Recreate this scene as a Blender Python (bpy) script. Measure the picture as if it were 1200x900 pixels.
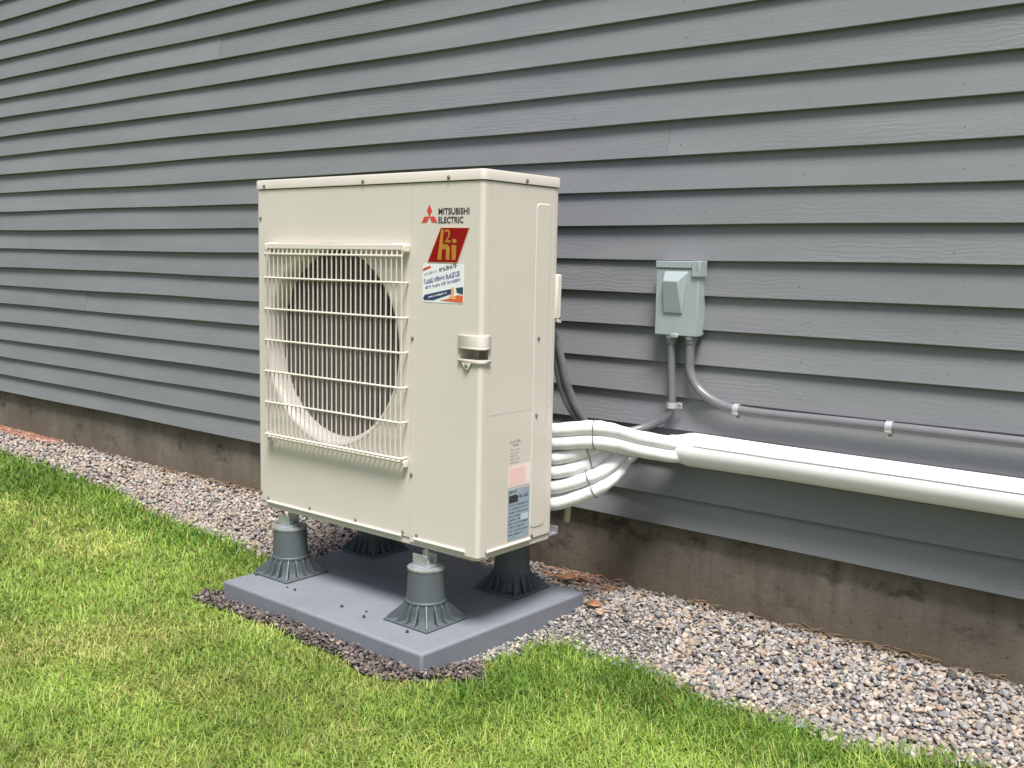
import bpy, bmesh, math, random
import numpy as np
from mathutils import Vector, Matrix

random.seed(7)
rng = np.random.default_rng(11)
for o in list(bpy.data.objects):
    bpy.data.objects.remove(o, do_unlink=True)
sc = bpy.context.scene
C = sc.collection

# ------------------------------------------------------------------ camera
F_PX, CX, CY, CZ = 1201.3, 2.7105, -2.0399, 0.8083
YAW, PITCH, ROLL = 0.68113, -0.11833, 0.02038
cam_d = bpy.data.cameras.new('camera')
cam = bpy.data.objects.new('camera', cam_d)
C.objects.link(cam)
cam_d.sensor_fit = 'HORIZONTAL'
cam_d.sensor_width = 36.0
cam_d.lens = F_PX / 1200.0 * 36.0
cam_d.clip_start = 0.05
cam_d.clip_end = 500.0
fw = Vector((-math.sin(YAW) * math.cos(PITCH), math.cos(YAW) * math.cos(PITCH), math.sin(PITCH)))
rt = Vector((math.cos(YAW), math.sin(YAW), 0))
up = rt.cross(fw)
rt2 = rt * math.cos(ROLL) + up * math.sin(ROLL)
up2 = up * math.cos(ROLL) - rt * math.sin(ROLL)
M3 = Matrix((rt2, up2, -fw)).transposed()
cam.matrix_world = Matrix.Translation((CX, CY, CZ)) @ M3.to_4x4()
sc.camera = cam

# ------------------------------------------------------------------ light
SUN_EL, SUN_AZ = math.radians(65), math.radians(136)     # azimuth clockwise from +Y (the wall side)
world = bpy.data.worlds.new('World')
sc.world = world
world.use_nodes = True
nt = world.node_tree
nt.nodes.clear()
wo = nt.nodes.new('ShaderNodeOutputWorld')
bg = nt.nodes.new('ShaderNodeBackground')
sky = nt.nodes.new('ShaderNodeTexSky')
sky.sky_type = 'NISHITA'
sky.sun_disc = False
sky.sun_elevation = SUN_EL
sky.sun_rotation = SUN_AZ
sky.air_density = 1.0
sky.dust_density = 4.0
sky.ozone_density = 1.0
bg.inputs['Strength'].default_value = 0.05
nt.links.new(sky.outputs[0], bg.inputs['Color'])
nt.links.new(bg.outputs[0], wo.inputs['Surface'])
sun_d = bpy.data.lights.new('sun', 'SUN')
sun_d.energy = 2.4
sun_d.angle = math.radians(20)
sun_d.color = (1.0, 0.965, 0.935)
sun = bpy.data.objects.new('sun', sun_d)
C.objects.link(sun)
sd = Vector((math.sin(SUN_AZ) * math.cos(SUN_EL), math.cos(SUN_AZ) * math.cos(SUN_EL), math.sin(SUN_EL)))
sun.rotation_euler = sd.to_track_quat('Z', 'Y').to_euler()
sun.location = (0, -6, 8)

sc.view_settings.view_transform = 'Standard'
sc.view_settings.look = 'None'
sc.view_settings.gamma = 1.0
sc.view_settings.exposure = 1.35

# ------------------------------------------------------------------ materials
def new_mat(name):
    m = bpy.data.materials.new(name)
    m.use_nodes = True
    t = m.node_tree
    b = t.nodes['Principled BSDF']
    return m, t, b

def nd(t, kind, **kw):
    n = t.nodes.new(kind)
    for k, v in kw.items():
        setattr(n, k, v)
    return n

def coords(t, scale=(1, 1, 1), per_object=False):
    tc = nd(t, 'ShaderNodeTexCoord')
    mp = nd(t, 'ShaderNodeMapping')
    mp.inputs['Scale'].default_value = scale
    t.links.new(tc.outputs['Object'], mp.inputs['Vector'])
    if per_object:
        oi = nd(t, 'ShaderNodeObjectInfo')
        mu = nd(t, 'ShaderNodeMath', operation='MULTIPLY')
        mu.inputs[1].default_value = 37.0
        t.links.new(oi.outputs['Random'], mu.inputs[0])
        cb = nd(t, 'ShaderNodeCombineXYZ')
        t.links.new(mu.outputs[0], cb.inputs[0])
        t.links.new(mu.outputs[0], cb.inputs[1])
        t.links.new(cb.outputs[0], mp.inputs['Location'])
    return mp.outputs[0]

def noise(t, vec, scale, detail=4, rough=0.55):
    n = nd(t, 'ShaderNodeTexNoise')
    n.inputs['Scale'].default_value = scale
    n.inputs['Detail'].default_value = detail
    n.inputs['Roughness'].default_value = rough
    t.links.new(vec, n.inputs['Vector'])
    return n.outputs['Fac']

def ramp(t, fac, stops):
    r = nd(t, 'ShaderNodeValToRGB')
    while len(r.color_ramp.elements) < len(stops):
        r.color_ramp.elements.new(0.5)
    for e, (p, c) in zip(r.color_ramp.elements, stops):
        e.position = p
        e.color = (*c, 1) if len(c) == 3 else c
    t.links.new(fac, r.inputs['Fac'])
    return r.outputs['Color']

def mix(t, fac, a, b, mode='MIX'):
    m = nd(t, 'ShaderNodeMix', data_type='RGBA', blend_type=mode)
    for sock, v in ((m.inputs[0], fac), (m.inputs[6], a), (m.inputs[7], b)):
        if isinstance(v, (int, float)):
            sock.default_value = v
        elif isinstance(v, tuple):
            sock.default_value = (*v, 1)
        else:
            t.links.new(v, sock)
    return m.outputs[2]

def bump(t, b, h, strength=0.3, dist=0.002, normal=None):
    n = nd(t, 'ShaderNodeBump')
    n.inputs['Strength'].default_value = strength
    n.inputs['Distance'].default_value = dist
    t.links.new(h, n.inputs['Height'])
    if normal is not None:
        t.links.new(normal, n.inputs['Normal'])
    t.links.new(n.outputs[0], b.inputs['Normal'])
    return n.outputs[0]

def plain(name, col, rough=0.5, metal=0.0, vary=0.06, nscale=20, bmp=0.0, bscale=300, bdist=0.0005, spec=0.5):
    m, t, b = new_mat(name)
    v = coords(t)
    f = noise(t, v, nscale, 5, 0.6)
    lo = tuple(max(0, c * (1 - vary)) for c in col)
    hi = tuple(min(1, c * (1 + vary)) for c in col)
    t.links.new(ramp(t, f, [(0.3, lo), (0.7, hi)]), b.inputs['Base Color'])
    b.inputs['Roughness'].default_value = rough
    b.inputs['Metallic'].default_value = metal
    b.inputs['Specular IOR Level'].default_value = spec
    if bmp:
        bump(t, b, noise(t, v, bscale, 2), bmp, bdist)
    return m

def siding_material():
    m, t, b = new_mat('grey_painted_wood')
    big = noise(t, coords(t, (0.6, 1, 3), True), 3, 4, 0.6)
    col = ramp(t, big, [(0.3, (0.182, 0.192, 0.204)), (0.7, (0.216, 0.225, 0.236))])
    oi = nd(t, 'ShaderNodeObjectInfo')
    per = ramp(t, oi.outputs['Random'], [(0, (0.93, 0.93, 0.93)), (1, (1.05, 1.05, 1.05))])
    col = mix(t, 1.0, col, per, 'MULTIPLY')
    pits = noise(t, coords(t, (14, 30, 60), True), 3.0, 3, 0.6)
    pit = ramp(t, pits, [(0.24, (0.45, 0.45, 0.45)), (0.30, (1, 1, 1))])
    col = mix(t, 1.0, col, pit, 'MULTIPLY')
    t.links.new(col, b.inputs['Base Color'])
    b.inputs['Roughness'].default_value = 0.55
    # rough sawn relief: cracked, lengthwise, heavier on some stretches
    g1 = noise(t, coords(t, (24, 20, 80), True), 2.2, 5, 0.7)
    w = nd(t, 'ShaderNodeTexWave', wave_type='BANDS', bands_direction='Z')
    w.inputs['Scale'].default_value = 1.0
    w.inputs['Distortion'].default_value = 9.0
    w.inputs['Detail'].default_value = 4
    w.inputs['Detail Scale'].default_value = 1.3
    t.links.new(coords(t, (9, 6, 24), True), w.inputs['Vector'])
    mask = ramp(t, noise(t, coords(t, (1.4, 1, 7), True), 1.0, 2), [(0.42, (0, 0, 0)), (0.62, (1, 1, 1))])
    h = mix(t, 0.22, g1, w.outputs['Color'])
    hm = mix(t, mask, mix(t, 0.25, (0.5, 0.5, 0.5), g1), h)
    bump(t, b, hm, 0.5, 0.0022)
    return m

def concrete_material():
    m, t, b = new_mat('stained_concrete')
    v = coords(t)
    n1 = noise(t, v, 2.2, 6, 0.65)
    base = ramp(t, n1, [(0.3, (0.095, 0.080, 0.060)), (0.5, (0.155, 0.134, 0.105)), (0.72, (0.235, 0.207, 0.168))])
    drip = noise(t, coords(t, (7, 1, 0.7)), 2.4, 4, 0.6)
    base = mix(t, ramp(t, drip, [(0.5, (0, 0, 0)), (0.74, (0.5, 0.5, 0.5))]), base, (0.06, 0.052, 0.04))
    blot = noise(t, coords(t, (2, 1, 3)), 3.0, 5, 0.7)
    base = mix(t, ramp(t, blot, [(0.55, (0, 0, 0)), (0.66, (0.8, 0.8, 0.8))]), base, (0.045, 0.038, 0.027))
    tcz = nd(t, 'ShaderNodeSeparateXYZ')
    t.links.new(v, tcz.inputs[0])
    mr = nd(t, 'ShaderNodeMapRange')
    mr.inputs[1].default_value, mr.inputs[2].default_value = -0.12, -0.235
    t.links.new(tcz.outputs[2], mr.inputs[0])
    sm = nd(t, 'ShaderNodeMath', operation='MULTIPLY')
    t.links.new(mr.outputs[0], sm.inputs[0])
    t.links.new(ramp(t, noise(t, v, 11, 5, 0.7), [(0.35, (0.15, 0.15, 0.15)), (0.65, (1, 1, 1))]), sm.inputs[1])
    base = mix(t, sm.outputs[0], base, (0.135, 0.103, 0.068))      # soil splashed up from the gravel
    sp = noise(t, v, 75, 3, 0.6)
    base = mix(t, 1.0, base, ramp(t, sp, [(0.28, (0.45, 0.43, 0.4)), (0.4, (1, 1, 1)), (0.64, (1, 1, 1)), (0.75, (1.3, 1.25, 1.2))]), 'MULTIPLY')
    t.links.new(base, b.inputs['Base Color'])
    b.inputs['Roughness'].default_value = 0.95
    bump(t, b, mix(t, 0.5, sp, noise(t, v, 14, 5)), 0.5, 0.006)
    return m

def attr_material(name, rough, translucent=0.0, bmp=0.0, spec=0.3):
    m, t, b = new_mat(name)
    a = nd(t, 'ShaderNodeAttribute', attribute_name='col')
    col = a.outputs['Color']
    b.inputs['Roughness'].default_value = rough
    b.inputs['Specular IOR Level'].default_value = spec
    if bmp:
        v = coords(t)
        f = noise(t, v, 160, 4, 0.6)
        col = mix(t, 1.0, col, ramp(t, f, [(0.3, (0.7, 0.7, 0.7)), (0.7, (1.2, 1.2, 1.2))]), 'MULTIPLY')
        bump(t, b, f, bmp, 0.002)
    t.links.new(col, b.inputs['Base Color'])
    if translucent:
        tr = nd(t, 'ShaderNodeBsdfTranslucent')
        t.links.new(col, tr.inputs['Color'])
        ms = nd(t, 'ShaderNodeMixShader')
        ms.inputs[0].default_value = translucent
        t.links.new(b.outputs[0], ms.inputs[1])
        t.links.new(tr.outputs[0], ms.inputs[2])
        t.links.new(ms.outputs[0], t.nodes['Material Output'].inputs['Surface'])
    return m

def soil_material():
    m, t, b = new_mat('lawn_soil')
    v = coords(t)
    f = noise(t, v, 60, 5, 0.7)
    g = ramp(t, f, [(0.3, (0.06, 0.08, 0.02)), (0.5, (0.12, 0.16, 0.04)), (0.7, (0.22, 0.23, 0.07))])
    p = noise(t, v, 2.2, 4)
    g = mix(t, ramp(t, p, [(0.5, (0, 0, 0)), (0.75, (0.7, 0.7, 0.7))]), g, (0.14, 0.12, 0.05))
    t.links.new(g, b.inputs['Base Color'])
    b.inputs['Roughness'].default_value = 1.0
    bump(t, b, f, 0.8, 0.02)
    return m

def gravel_bed_material():
    m, t, b = new_mat('gravel_dirt')
    v = coords(t)
    f = noise(t, v, 90, 4, 0.7)
    t.links.new(ramp(t, f, [(0.3, (0.05, 0.045, 0.04)), (0.7, (0.22, 0.19, 0.165))]), b.inputs['Base Color'])
    b.inputs['Roughness'].default_value = 1.0
    bump(t, b, f, 1.0, 0.01)
    return m

def pad_material():
    m, t, b = new_mat('grey_pad_plastic')
    v = coords(t)
    f = noise(t, v, 6, 6, 0.65)
    c = ramp(t, f, [(0.3, (0.165, 0.18, 0.21)), (0.7, (0.20, 0.215, 0.247))])
    s = noise(t, v, 55, 3, 0.6)
    c = mix(t, ramp(t, s, [(0.66, (0, 0, 0)), (0.75, (0.45, 0.45, 0.45))]), c, (0.12, 0.105, 0.09))
    t.links.new(c, b.inputs['Base Color'])
    b.inputs['Roughness'].default_value = 0.6
    bump(t, b, noise(t, v, 260, 2), 0.25, 0.0008)
    return m

MAT = {}
MAT['siding'] = siding_material()
MAT['nail'] = plain('nail_paint', (0.13, 0.135, 0.14), 0.6)
MAT['concrete'] = concrete_material()
MAT['sheathing'] = plain('sheathing', (0.06, 0.05, 0.04), 0.9)
MAT['cream'] = plain('cream_enamel', (0.615, 0.575, 0.513), 0.38, vary=0.025, nscale=3, bmp=0.06, bscale=900, bdist=0.0003)
MAT['cream_plastic'] = plain('cream_plastic', (0.665, 0.625, 0.555), 0.42, vary=0.02)
MAT['bell'] = plain('bell_white', (0.66, 0.62, 0.57), 0.4, vary=0.02)
MAT['fan'] = plain('fan_plastic', (0.15, 0.135, 0.125), 0.5, vary=0.1)
MAT['slat'] = plain('slat_grey_brown', (0.125, 0.108, 0.10), 0.5, vary=0.1)
MAT['coil'] = plain('coil_metal', (0.15, 0.135, 0.125), 0.5, 0.2)
MAT['dark'] = plain('dark_inside', (0.05, 0.048, 0.045), 0.8)
MAT['screw'] = plain('screw_steel', (0.30, 0.29, 0.26), 0.4, 0.7)
MAT['pad'] = pad_material()
MAT['stand'] = plain('stand_plastic', (0.088, 0.108, 0.115), 0.5, vary=0.08, nscale=30, bmp=0.15, bscale=500)
MAT['galv'] = plain('galvanised_steel', (0.50, 0.53, 0.55), 0.42, 0.75, vary=0.2, nscale=60, bmp=0.3, bscale=120, bdist=0.002)
MAT['white_wrap'] = plain('white_pipe_insulation', (0.80, 0.79, 0.80), 0.45, vary=0.03, nscale=12, bmp=0.3, bscale=45, bdist=0.004)
MAT['white_pvc'] = plain('white_line_cover', (0.80, 0.79, 0.80), 0.38, vary=0.02, nscale=6, bmp=0.12, bscale=14, bdist=0.004)
MAT['conduit'] = plain('grey_conduit', (0.16, 0.166, 0.178), 0.3, vary=0.08)
MAT['box'] = plain('grey_green_enamel', (0.33, 0.385, 0.397), 0.42, vary=0.04, bmp=0.08, bscale=700)
MAT['fitting'] = plain('fitting_grey', (0.17, 0.185, 0.185), 0.5)
MAT['clip'] = plain('zinc_clip', (0.55, 0.56, 0.56), 0.4, 0.5)
MAT['tie'] = plain('dark_tie', (0.12, 0.12, 0.125), 0.5)
MAT['drain'] = plain('cream_drain', (0.50, 0.47, 0.34), 0.5)
MAT['red'] = plain('logo_red', (0.60, 0.055, 0.04), 0.45, vary=0.02)
MAT['deep_red'] = plain('badge_red', (0.24, 0.006, 0.005), 0.6, vary=0.15, nscale=14, spec=0.15)
MAT['gold'] = plain('badge_gold', (0.42, 0.21, 0.025), 0.4, 0.0, vary=0.2, nscale=30)
MAT['badge_edge'] = plain('badge_edge', (0.72, 0.50, 0.38), 0.4)
MAT['ink'] = plain('ink_black', (0.035, 0.035, 0.037), 0.5)
MAT['label_white'] = plain('label_white', (0.74, 0.77, 0.78), 0.4, vary=0.02)
MAT['ink_blue'] = plain('ink_blue', (0.05, 0.08, 0.28), 0.5)
MAT['ink_navy'] = plain('ink_navy', (0.025, 0.045, 0.12), 0.5)
MAT['ink_teal'] = plain('ink_teal', (0.02, 0.07, 0.09), 0.5)
MAT['ink_orange'] = plain('ink_orange', (0.66, 0.13, 0.045), 0.5)
MAT['ink_peach'] = plain('ink_peach', (0.75, 0.36, 0.14), 0.5)
MAT['ink_grey'] = plain('ink_grey', (0.30, 0.29, 0.28), 0.5)
MAT['label_pink'] = plain('label_pink', (0.80, 0.55, 0.53), 0.45, vary=0.05)
MAT['label_pale'] = plain('label_pale', (0.78, 0.68, 0.66), 0.45)
MAT['plate'] = plain('rating_plate_blue', (0.30, 0.37, 0.43), 0.4, vary=0.12, nscale=40)
MAT['plate_pale'] = plain('plate_pale', (0.52, 0.60, 0.66), 0.4)
MAT['soil'] = soil_material()
MAT['bed'] = gravel_bed_material()
MAT['pebble'] = attr_material('pebble_stone', 0.8, 0, 0.4)
MAT['grass'] = attr_material('grass_blade', 0.5, 0.35, 0, 0.25)
MAT['leaf'] = plain('dead_leaf', (0.27, 0.13, 0.065), 0.7, vary=0.4, nscale=60)
MAT['leaf_pale'] = plain('dead_leaf_pale', (0.36, 0.23, 0.14), 0.7, vary=0.35, nscale=60)
MAT['straw'] = plain('pine_straw', (0.36, 0.18, 0.115), 0.8, vary=0.4, nscale=30)
MAT['brown_straw'] = plain('brown_straw', (0.17, 0.11, 0.065), 0.9, vary=0.4, nscale=30)
MAT['crumb'] = plain('dark_crumb', (0.06, 0.055, 0.05), 0.9, vary=0.3)

# ------------------------------------------------------------------ mesh helpers
class MB:
    def __init__(self):
        self.v, self.f, self.m = [], [], []

    def add(self, verts, faces, mi=0):
        o = len(self.v)
        self.v += [tuple(p) for p in verts]
        for f in faces:
            self.f.append([i + o for i in f])
            self.m.append(mi)
        return self

    def box(self, x0, y0, z0, x1, y1, z1, mi=0):
        v = [(x0, y0, z0), (x1, y0, z0), (x1, y1, z0), (x0, y1, z0), (x0, y0, z1), (x1, y0, z1), (x1, y1, z1), (x0, y1, z1)]
        return self.add(v, [(0, 3, 2, 1), (4, 5, 6, 7), (0, 1, 5, 4), (1, 2, 6, 5), (2, 3, 7, 6), (3, 0, 4, 7)], mi)

    def prism(self, poly, axis, a, b, mi=0):
        """poly: 2-D points; extruded along axis from a to b"""
        def P(p, h):
            return {'x': (h, p[0], p[1]), 'y': (p[0], h, p[1]), 'z': (p[0], p[1], h)}[axis]
        n = len(poly)
        v = [P(p, a) for p in poly] + [P(p, b) for p in poly]
        f = [tuple(range(n)), tuple(range(2 * n - 1, n - 1, -1))]
        f += [(i, i + n, (i + 1) % n + n, (i + 1) % n) for i in range(n)]
        return self.add(v, f, mi)

    def sheet(self, prof, z0, z1, mi=0):
        """open profile of (x, y) extruded in z"""
        n = len(prof)
        v = [(x, y, z0) for x, y in prof] + [(x, y, z1) for x, y in prof]
        return self.add(v, [(i, i + 1, i + 1 + n, i + n) for i in range(n - 1)], mi)

    def tube(self, pts, r, seg=12, caps=True, mi=0, flat=1.0):
        pts = [Vector(p) for p in pts]
        n = len(pts)
        rs = r if isinstance(r, (list, tuple)) else [r] * n
        tang = []
        for i in range(n):
            a, b = pts[max(i - 1, 0)], pts[min(i + 1, n - 1)]
            tang.append((b - a).normalized())
        u = tang[0].orthogonal().normalized()
        ref = Vector((0, 0, 1))
        if abs(tang[0].dot(ref)) < 0.9:
            u = (ref - tang[0] * ref.dot(tang[0])).normalized()
        v = []
        for i in range(n):
            t = tang[i]
            u = (u - t * u.dot(t)).normalized()
            w = t.cross(u)
            for k in range(seg):
                a = 2 * math.pi * k / seg
                v.append(pts[i] + (u * math.cos(a) + w * math.sin(a) * flat) * rs[i])
        f = []
        for i in range(n - 1):
            for k in range(seg):
                k2 = (k + 1) % seg
                f.append((i * seg + k, i * seg + k2, (i + 1) * seg + k2, (i + 1) * seg + k))
        if caps:
            f.append(tuple(range(seg - 1, -1, -1)))
            f.append(tuple(range((n - 1) * seg, n * seg)))
        return self.add(v, f, mi)

    def lathe(self, prof, axis_pt, axis='z', seg=32, mi=0, caps=(True, True)):
        """prof: (radius, height) along axis from axis_pt"""
        v = []
        ax, ay, az = axis_pt
        for r, h in prof:
            for k in range(seg):
                a = 2 * math.pi * k / seg
                c, s = r * math.cos(a), r * math.sin(a)
                if axis == 'z':
                    v.append((ax + c, ay + s, az + h))
                elif axis == 'y':
                    v.append((ax + c, ay + h, az + s))
                else:
                    v.append((ax + h, ay + c, az + s))
        n = len(prof)
        f = []
        for i in range(n - 1):
            for k in range(seg):
                k2 = (k + 1) % seg
                f.append((i * seg + k, i * seg + k2, (i + 1) * seg + k2, (i + 1) * seg + k))
        if caps[0]:
            f.append(tuple(range(seg - 1, -1, -1)))
        if caps[1]:
            f.append(tuple(range((n - 1) * seg, n * seg)))
        return self.add(v, f, mi)

    def build(self, name, mats, parent=None, smooth=True, bevel=0.0, bseg=2, solid=0.0, angle=35, matrix=None):
        me = bpy.data.meshes.new(name)
        me.from_pydata(self.v, [], self.f)
        mats = mats if isinstance(mats, (list, tuple)) else [mats]
        for m in mats:
            me.materials.append(MAT[m])
        me.polygons.foreach_set('material_index', self.m)
        bm = bmesh.new()
        bm.from_mesh(me)
        if not solid:
            bmesh.ops.recalc_face_normals(bm, faces=bm.faces)
        if matrix is not None:
            bm.transform(matrix)
        bm.to_mesh(me)
        bm.free()
        ob = bpy.data.objects.new(name, me)
        C.objects.link(ob)
        if parent is not None:
            me.transform(Matrix.Translation(-root_loc(parent)))
            ob.parent = parent
        if solid:
            s = ob.modifiers.new('thickness', 'SOLIDIFY')
            s.thickness = solid
            s.offset = 0
        if bevel:
            b = ob.modifiers.new('bevel', 'BEVEL')
            b.width = bevel
            b.segments = bseg
            b.limit_method = 'ANGLE'
            b.angle_limit = math.radians(40)
            b.harden_normals = False
        if smooth:
            me.polygons.foreach_set('use_smooth', [True] * len(me.polygons))
            me.set_sharp_from_angle(angle=math.radians(angle))
        return ob

def root_loc(p):
    loc = Vector((0, 0, 0))
    while p is not None:
        loc += p.location
        p = p.parent
    return loc

def thing(name, label, cat, loc=(0, 0, 0), group=None):
    o = bpy.data.objects.new(name, None)
    o.empty_display_size = 0.1
    C.objects.link(o)
    o.location = loc
    tag(o, label, cat, group)
    return o

def tag(o, label=None, cat=None, group=None, kind=None):
    if label:
        o['label'] = label
    if cat:
        o['category'] = cat
    if group:
        o['group'] = group
    if kind:
        o['kind'] = kind
    return o

def recenter(ob, loc):
    """put the origin of a top-level mesh at loc"""
    loc = Vector(loc)
    ob.data.transform(Matrix.Translation(-loc))
    ob.location = loc
    return ob

def copy_tree(o, parent=None):
    c = o.copy()
    C.objects.link(c)
    c.parent = parent
    for ch in [x for x in o.children]:
        copy_tree(ch, c)
    return c

def spline(pts, n=10):
    P = [Vector(p) for p in pts]
    P = [P[0] * 2 - P[1]] + P + [P[-1] * 2 - P[-2]]
    out = []
    for i in range(1, len(P) - 2):
        for k in range(n):
            t = k / n
            a, b, c, d = P[i - 1], P[i], P[i + 1], P[i + 2]
            out.append(0.5 * ((2 * b) + (c - a) * t + (2 * a - 5 * b + 4 * c - d) * t * t + (3 * b - a - 3 * c + d) * t ** 3))
    out.append(P[-2])
    return out

def arc(cx, cy, r, a0, a1, n):
    return [(cx + r * math.cos(math.radians(a0 + (a1 - a0) * i / n)), cy + r * math.sin(math.radians(a0 + (a1 - a0) * i / n))) for i in range(n + 1)]

# ------------------------------------------------------------------ the ground
YW = 0.7128            # front edge of the clapboard butts
YF = 0.744             # face of the concrete foundation
PAD = (0.038, -0.176, 0.933, 0.534)
ZP = -0.21             # top of the pad
ZL = -0.278            # lawn soil

LAWN = [(-60, -60), (-60, 0.47), (-2.85, 0.455), (-2.37, 0.445), (-1.88, 0.411), (-1.47, 0.385), (-1.15, 0.30), (-0.78, 0.265),
        (-0.5, 0.262), (-0.31, 0.222), (-0.12, 0.20), (0.035, 0.17), (0.035, -0.15), (-0.045, -0.17), (-0.045, -0.227), (0.03, -0.24), (0.118, -0.222),
        (0.265, -0.228), (0.37, -0.212), (0.523, -0.236), (0.644, -0.228), (0.777, -0.268), (0.839, -0.272), (0.92, -0.228),
        (0.986, -0.169), (1.053, -0.152), (1.073, -0.105), (0.985, -0.015), (0.986, 0.07), (0.995, 0.135), (0.968, 0.185), (1.012, 0.226),
        (1.078, 0.285), (1.184, 0.244), (1.348, 0.25), (1.576, 0.187), (1.726, 0.208), (1.821, 0.197), (1.913, 0.183), (2.09, 0.264),
        (2.3, 0.262), (3.0, 0.25), (60, 0.25), (60, -60)]
DARKBED = [(-0.045, -0.17), (0.035, -0.15), (0.06, -0.16), (0.92, -0.165), (0.985, -0.015), (1.073, -0.105), (1.053, -0.152), (0.986, -0.169), (0.92, -0.228),
           (0.839, -0.272), (0.777, -0.268), (0.644, -0.228), (0.523, -0.236), (0.37, -0.212), (0.265, -0.228), (0.118, -0.222), (0.03, -0.24), (-0.045, -0.227)]

def inside(px, py, poly):
    r = np.zeros(px.shape, bool)
    n = len(poly)
    for i in range(n):
        x0, y0 = poly[i]
        x1, y1 = poly[(i + 1) % n]
        if y0 == y1:
            continue
        c = ((y0 > py) != (y1 > py)) & (px < (x1 - x0) * (py - y0) / (y1 - y0) + x0)
        r ^= c
    return r

def edge_dist(px, py, poly):
    d = np.full(px.shape, 1e9)
    n = len(poly)
    for i in range(n):
        x0, y0 = poly[i]
        x1, y1 = poly[(i + 1) % n]
        dx, dy = x1 - x0, y1 - y0
        L = dx * dx + dy * dy
        t = np.clip(((px - x0) * dx + (py - y0) * dy) / L, 0, 1)
        d = np.minimum(d, np.hypot(px - x0 - t * dx, py - y0 - t * dy))
    return d

_tab = rng.random((64, 64))
def vnoise(x, y, s, off=0.0):
    x = np.asarray(x) * s + 100 + off
    y = np.asarray(y) * s + 100 + off * 1.7
    xi, yi = np.floor(x).astype(int), np.floor(y).astype(int)
    fx, fy = x - xi, y - yi
    fx, fy = fx * fx * (3 - 2 * fx), fy * fy * (3 - 2 * fy)
    g = lambda a, b: _tab[a % 64, b % 64]
    return (g(xi, yi) * (1 - fx) + g(xi + 1, yi) * fx) * (1 - fy) + (g(xi, yi + 1) * (1 - fx) + g(xi + 1, yi + 1) * fx) * fy

def ground_z(x, y):
    x, y = np.asarray(x, float), np.asarray(y, float)
    rise = np.clip((y - 0.30) / 0.4, 0, 1)
    z = ZL + rise * rise * (3 - 2 * rise) * 0.030
    z = z + (vnoise(x, y, 2.6) - 0.5) * 0.012 * np.clip((0.6 - y) * 3, 0, 1)
    return z

def grid_sheet(name, xs, ys, zfun, mat):
    X, Y = np.meshgrid(xs, ys)
    Z = zfun(X, Y)
    v = np.stack([X.ravel(), Y.ravel(), Z.ravel()], 1)
    nx, ny = len(xs), len(ys)
    f = [(j * nx + i, j * nx + i + 1, (j + 1) * nx + i + 1, (j + 1) * nx + i) for j in range(ny - 1) for i in range(nx - 1)]
    me = bpy.data.meshes.new(name)
    me.from_pydata(v.tolist(), [], f)
    me.materials.append(MAT[mat])
    me.polygons.foreach_set('use_smooth', [True] * len(me.polygons))
    ob = bpy.data.objects.new(name, me)
    C.objects.link(ob)
    return ob

xs = np.concatenate([[-200, -80, -30, -12], np.arange(-6, 4.01, 0.1), [8, 30, 80, 200]])
ys = np.concatenate([[-200, -80, -30, -10, -5], np.arange(-2.5, 0.701, 0.08), [0.78, 3, 12, 40, 120, 200]])
tag(grid_sheet('ground', xs, ys, ground_z, 'soil'), kind='structure')
# stony dirt under the gravel, a few millimetres above the soil
bx = np.concatenate([np.arange(-6, 3.51, 0.05)])
def lawn_edge_y(x):
    pts = [(p[0], p[1]) for p in LAWN[1:12]] + [(0.036, 0.17), (0.986, 0.07), (0.99, 0.2)] + [(p[0], p[1]) for p in LAWN[32:43]]
    px, py = zip(*pts)
    return np.interp(x, px, py)
V, Fc = [], []
ny = 14
for i, x in enumerate(bx):
    y0 = float(lawn_edge_y(x)) - 0.03
    if 0.036 < x < 0.986:
        y0 = -0.1
    for j in range(ny):
        y = y0 + (YF + 0.03 - y0) * j / (ny - 1)
        V.append((x, y, float(ground_z(x, y)) + 0.005))
for i in range(len(bx) - 1):
    for j in range(ny - 1):
        a = i * ny + j
        Fc.append((a, a + ny, a + ny + 1, a + 1))
tag(MB().add(V, Fc).build('gravel_bed', 'bed'), kind='structure')
V, n = [], 0
bedp = DARKBED
tri = MB()
tri.add([(x, y, ZL + 0.0065) for x, y in bedp], [tuple(range(len(bedp)))])
tag(tri.build('dark_gravel_bed', 'bed'), kind='structure')

# ------------------------------------------------------------------ the house wall
X0, X1 = -7.5, 4.6
wall = thing('house_wall', 'house wall of grey wooden clapboards above a stained concrete foundation', 'wall', (0, YF, 0))
MB().box(X0, YF, -0.7, X1, YF + 0.25, 0.0125).build('foundation', 'concrete', wall, bevel=0.004)
MB().box(X0, YF, 0.014, X1, YF + 0.2, 3.2).build('sheathing', 'sheathing', wall)
E_ = 0.1045
zk = [-0.0045] + [-0.0112 + E_ * k for k in range(1, 31)]

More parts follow.
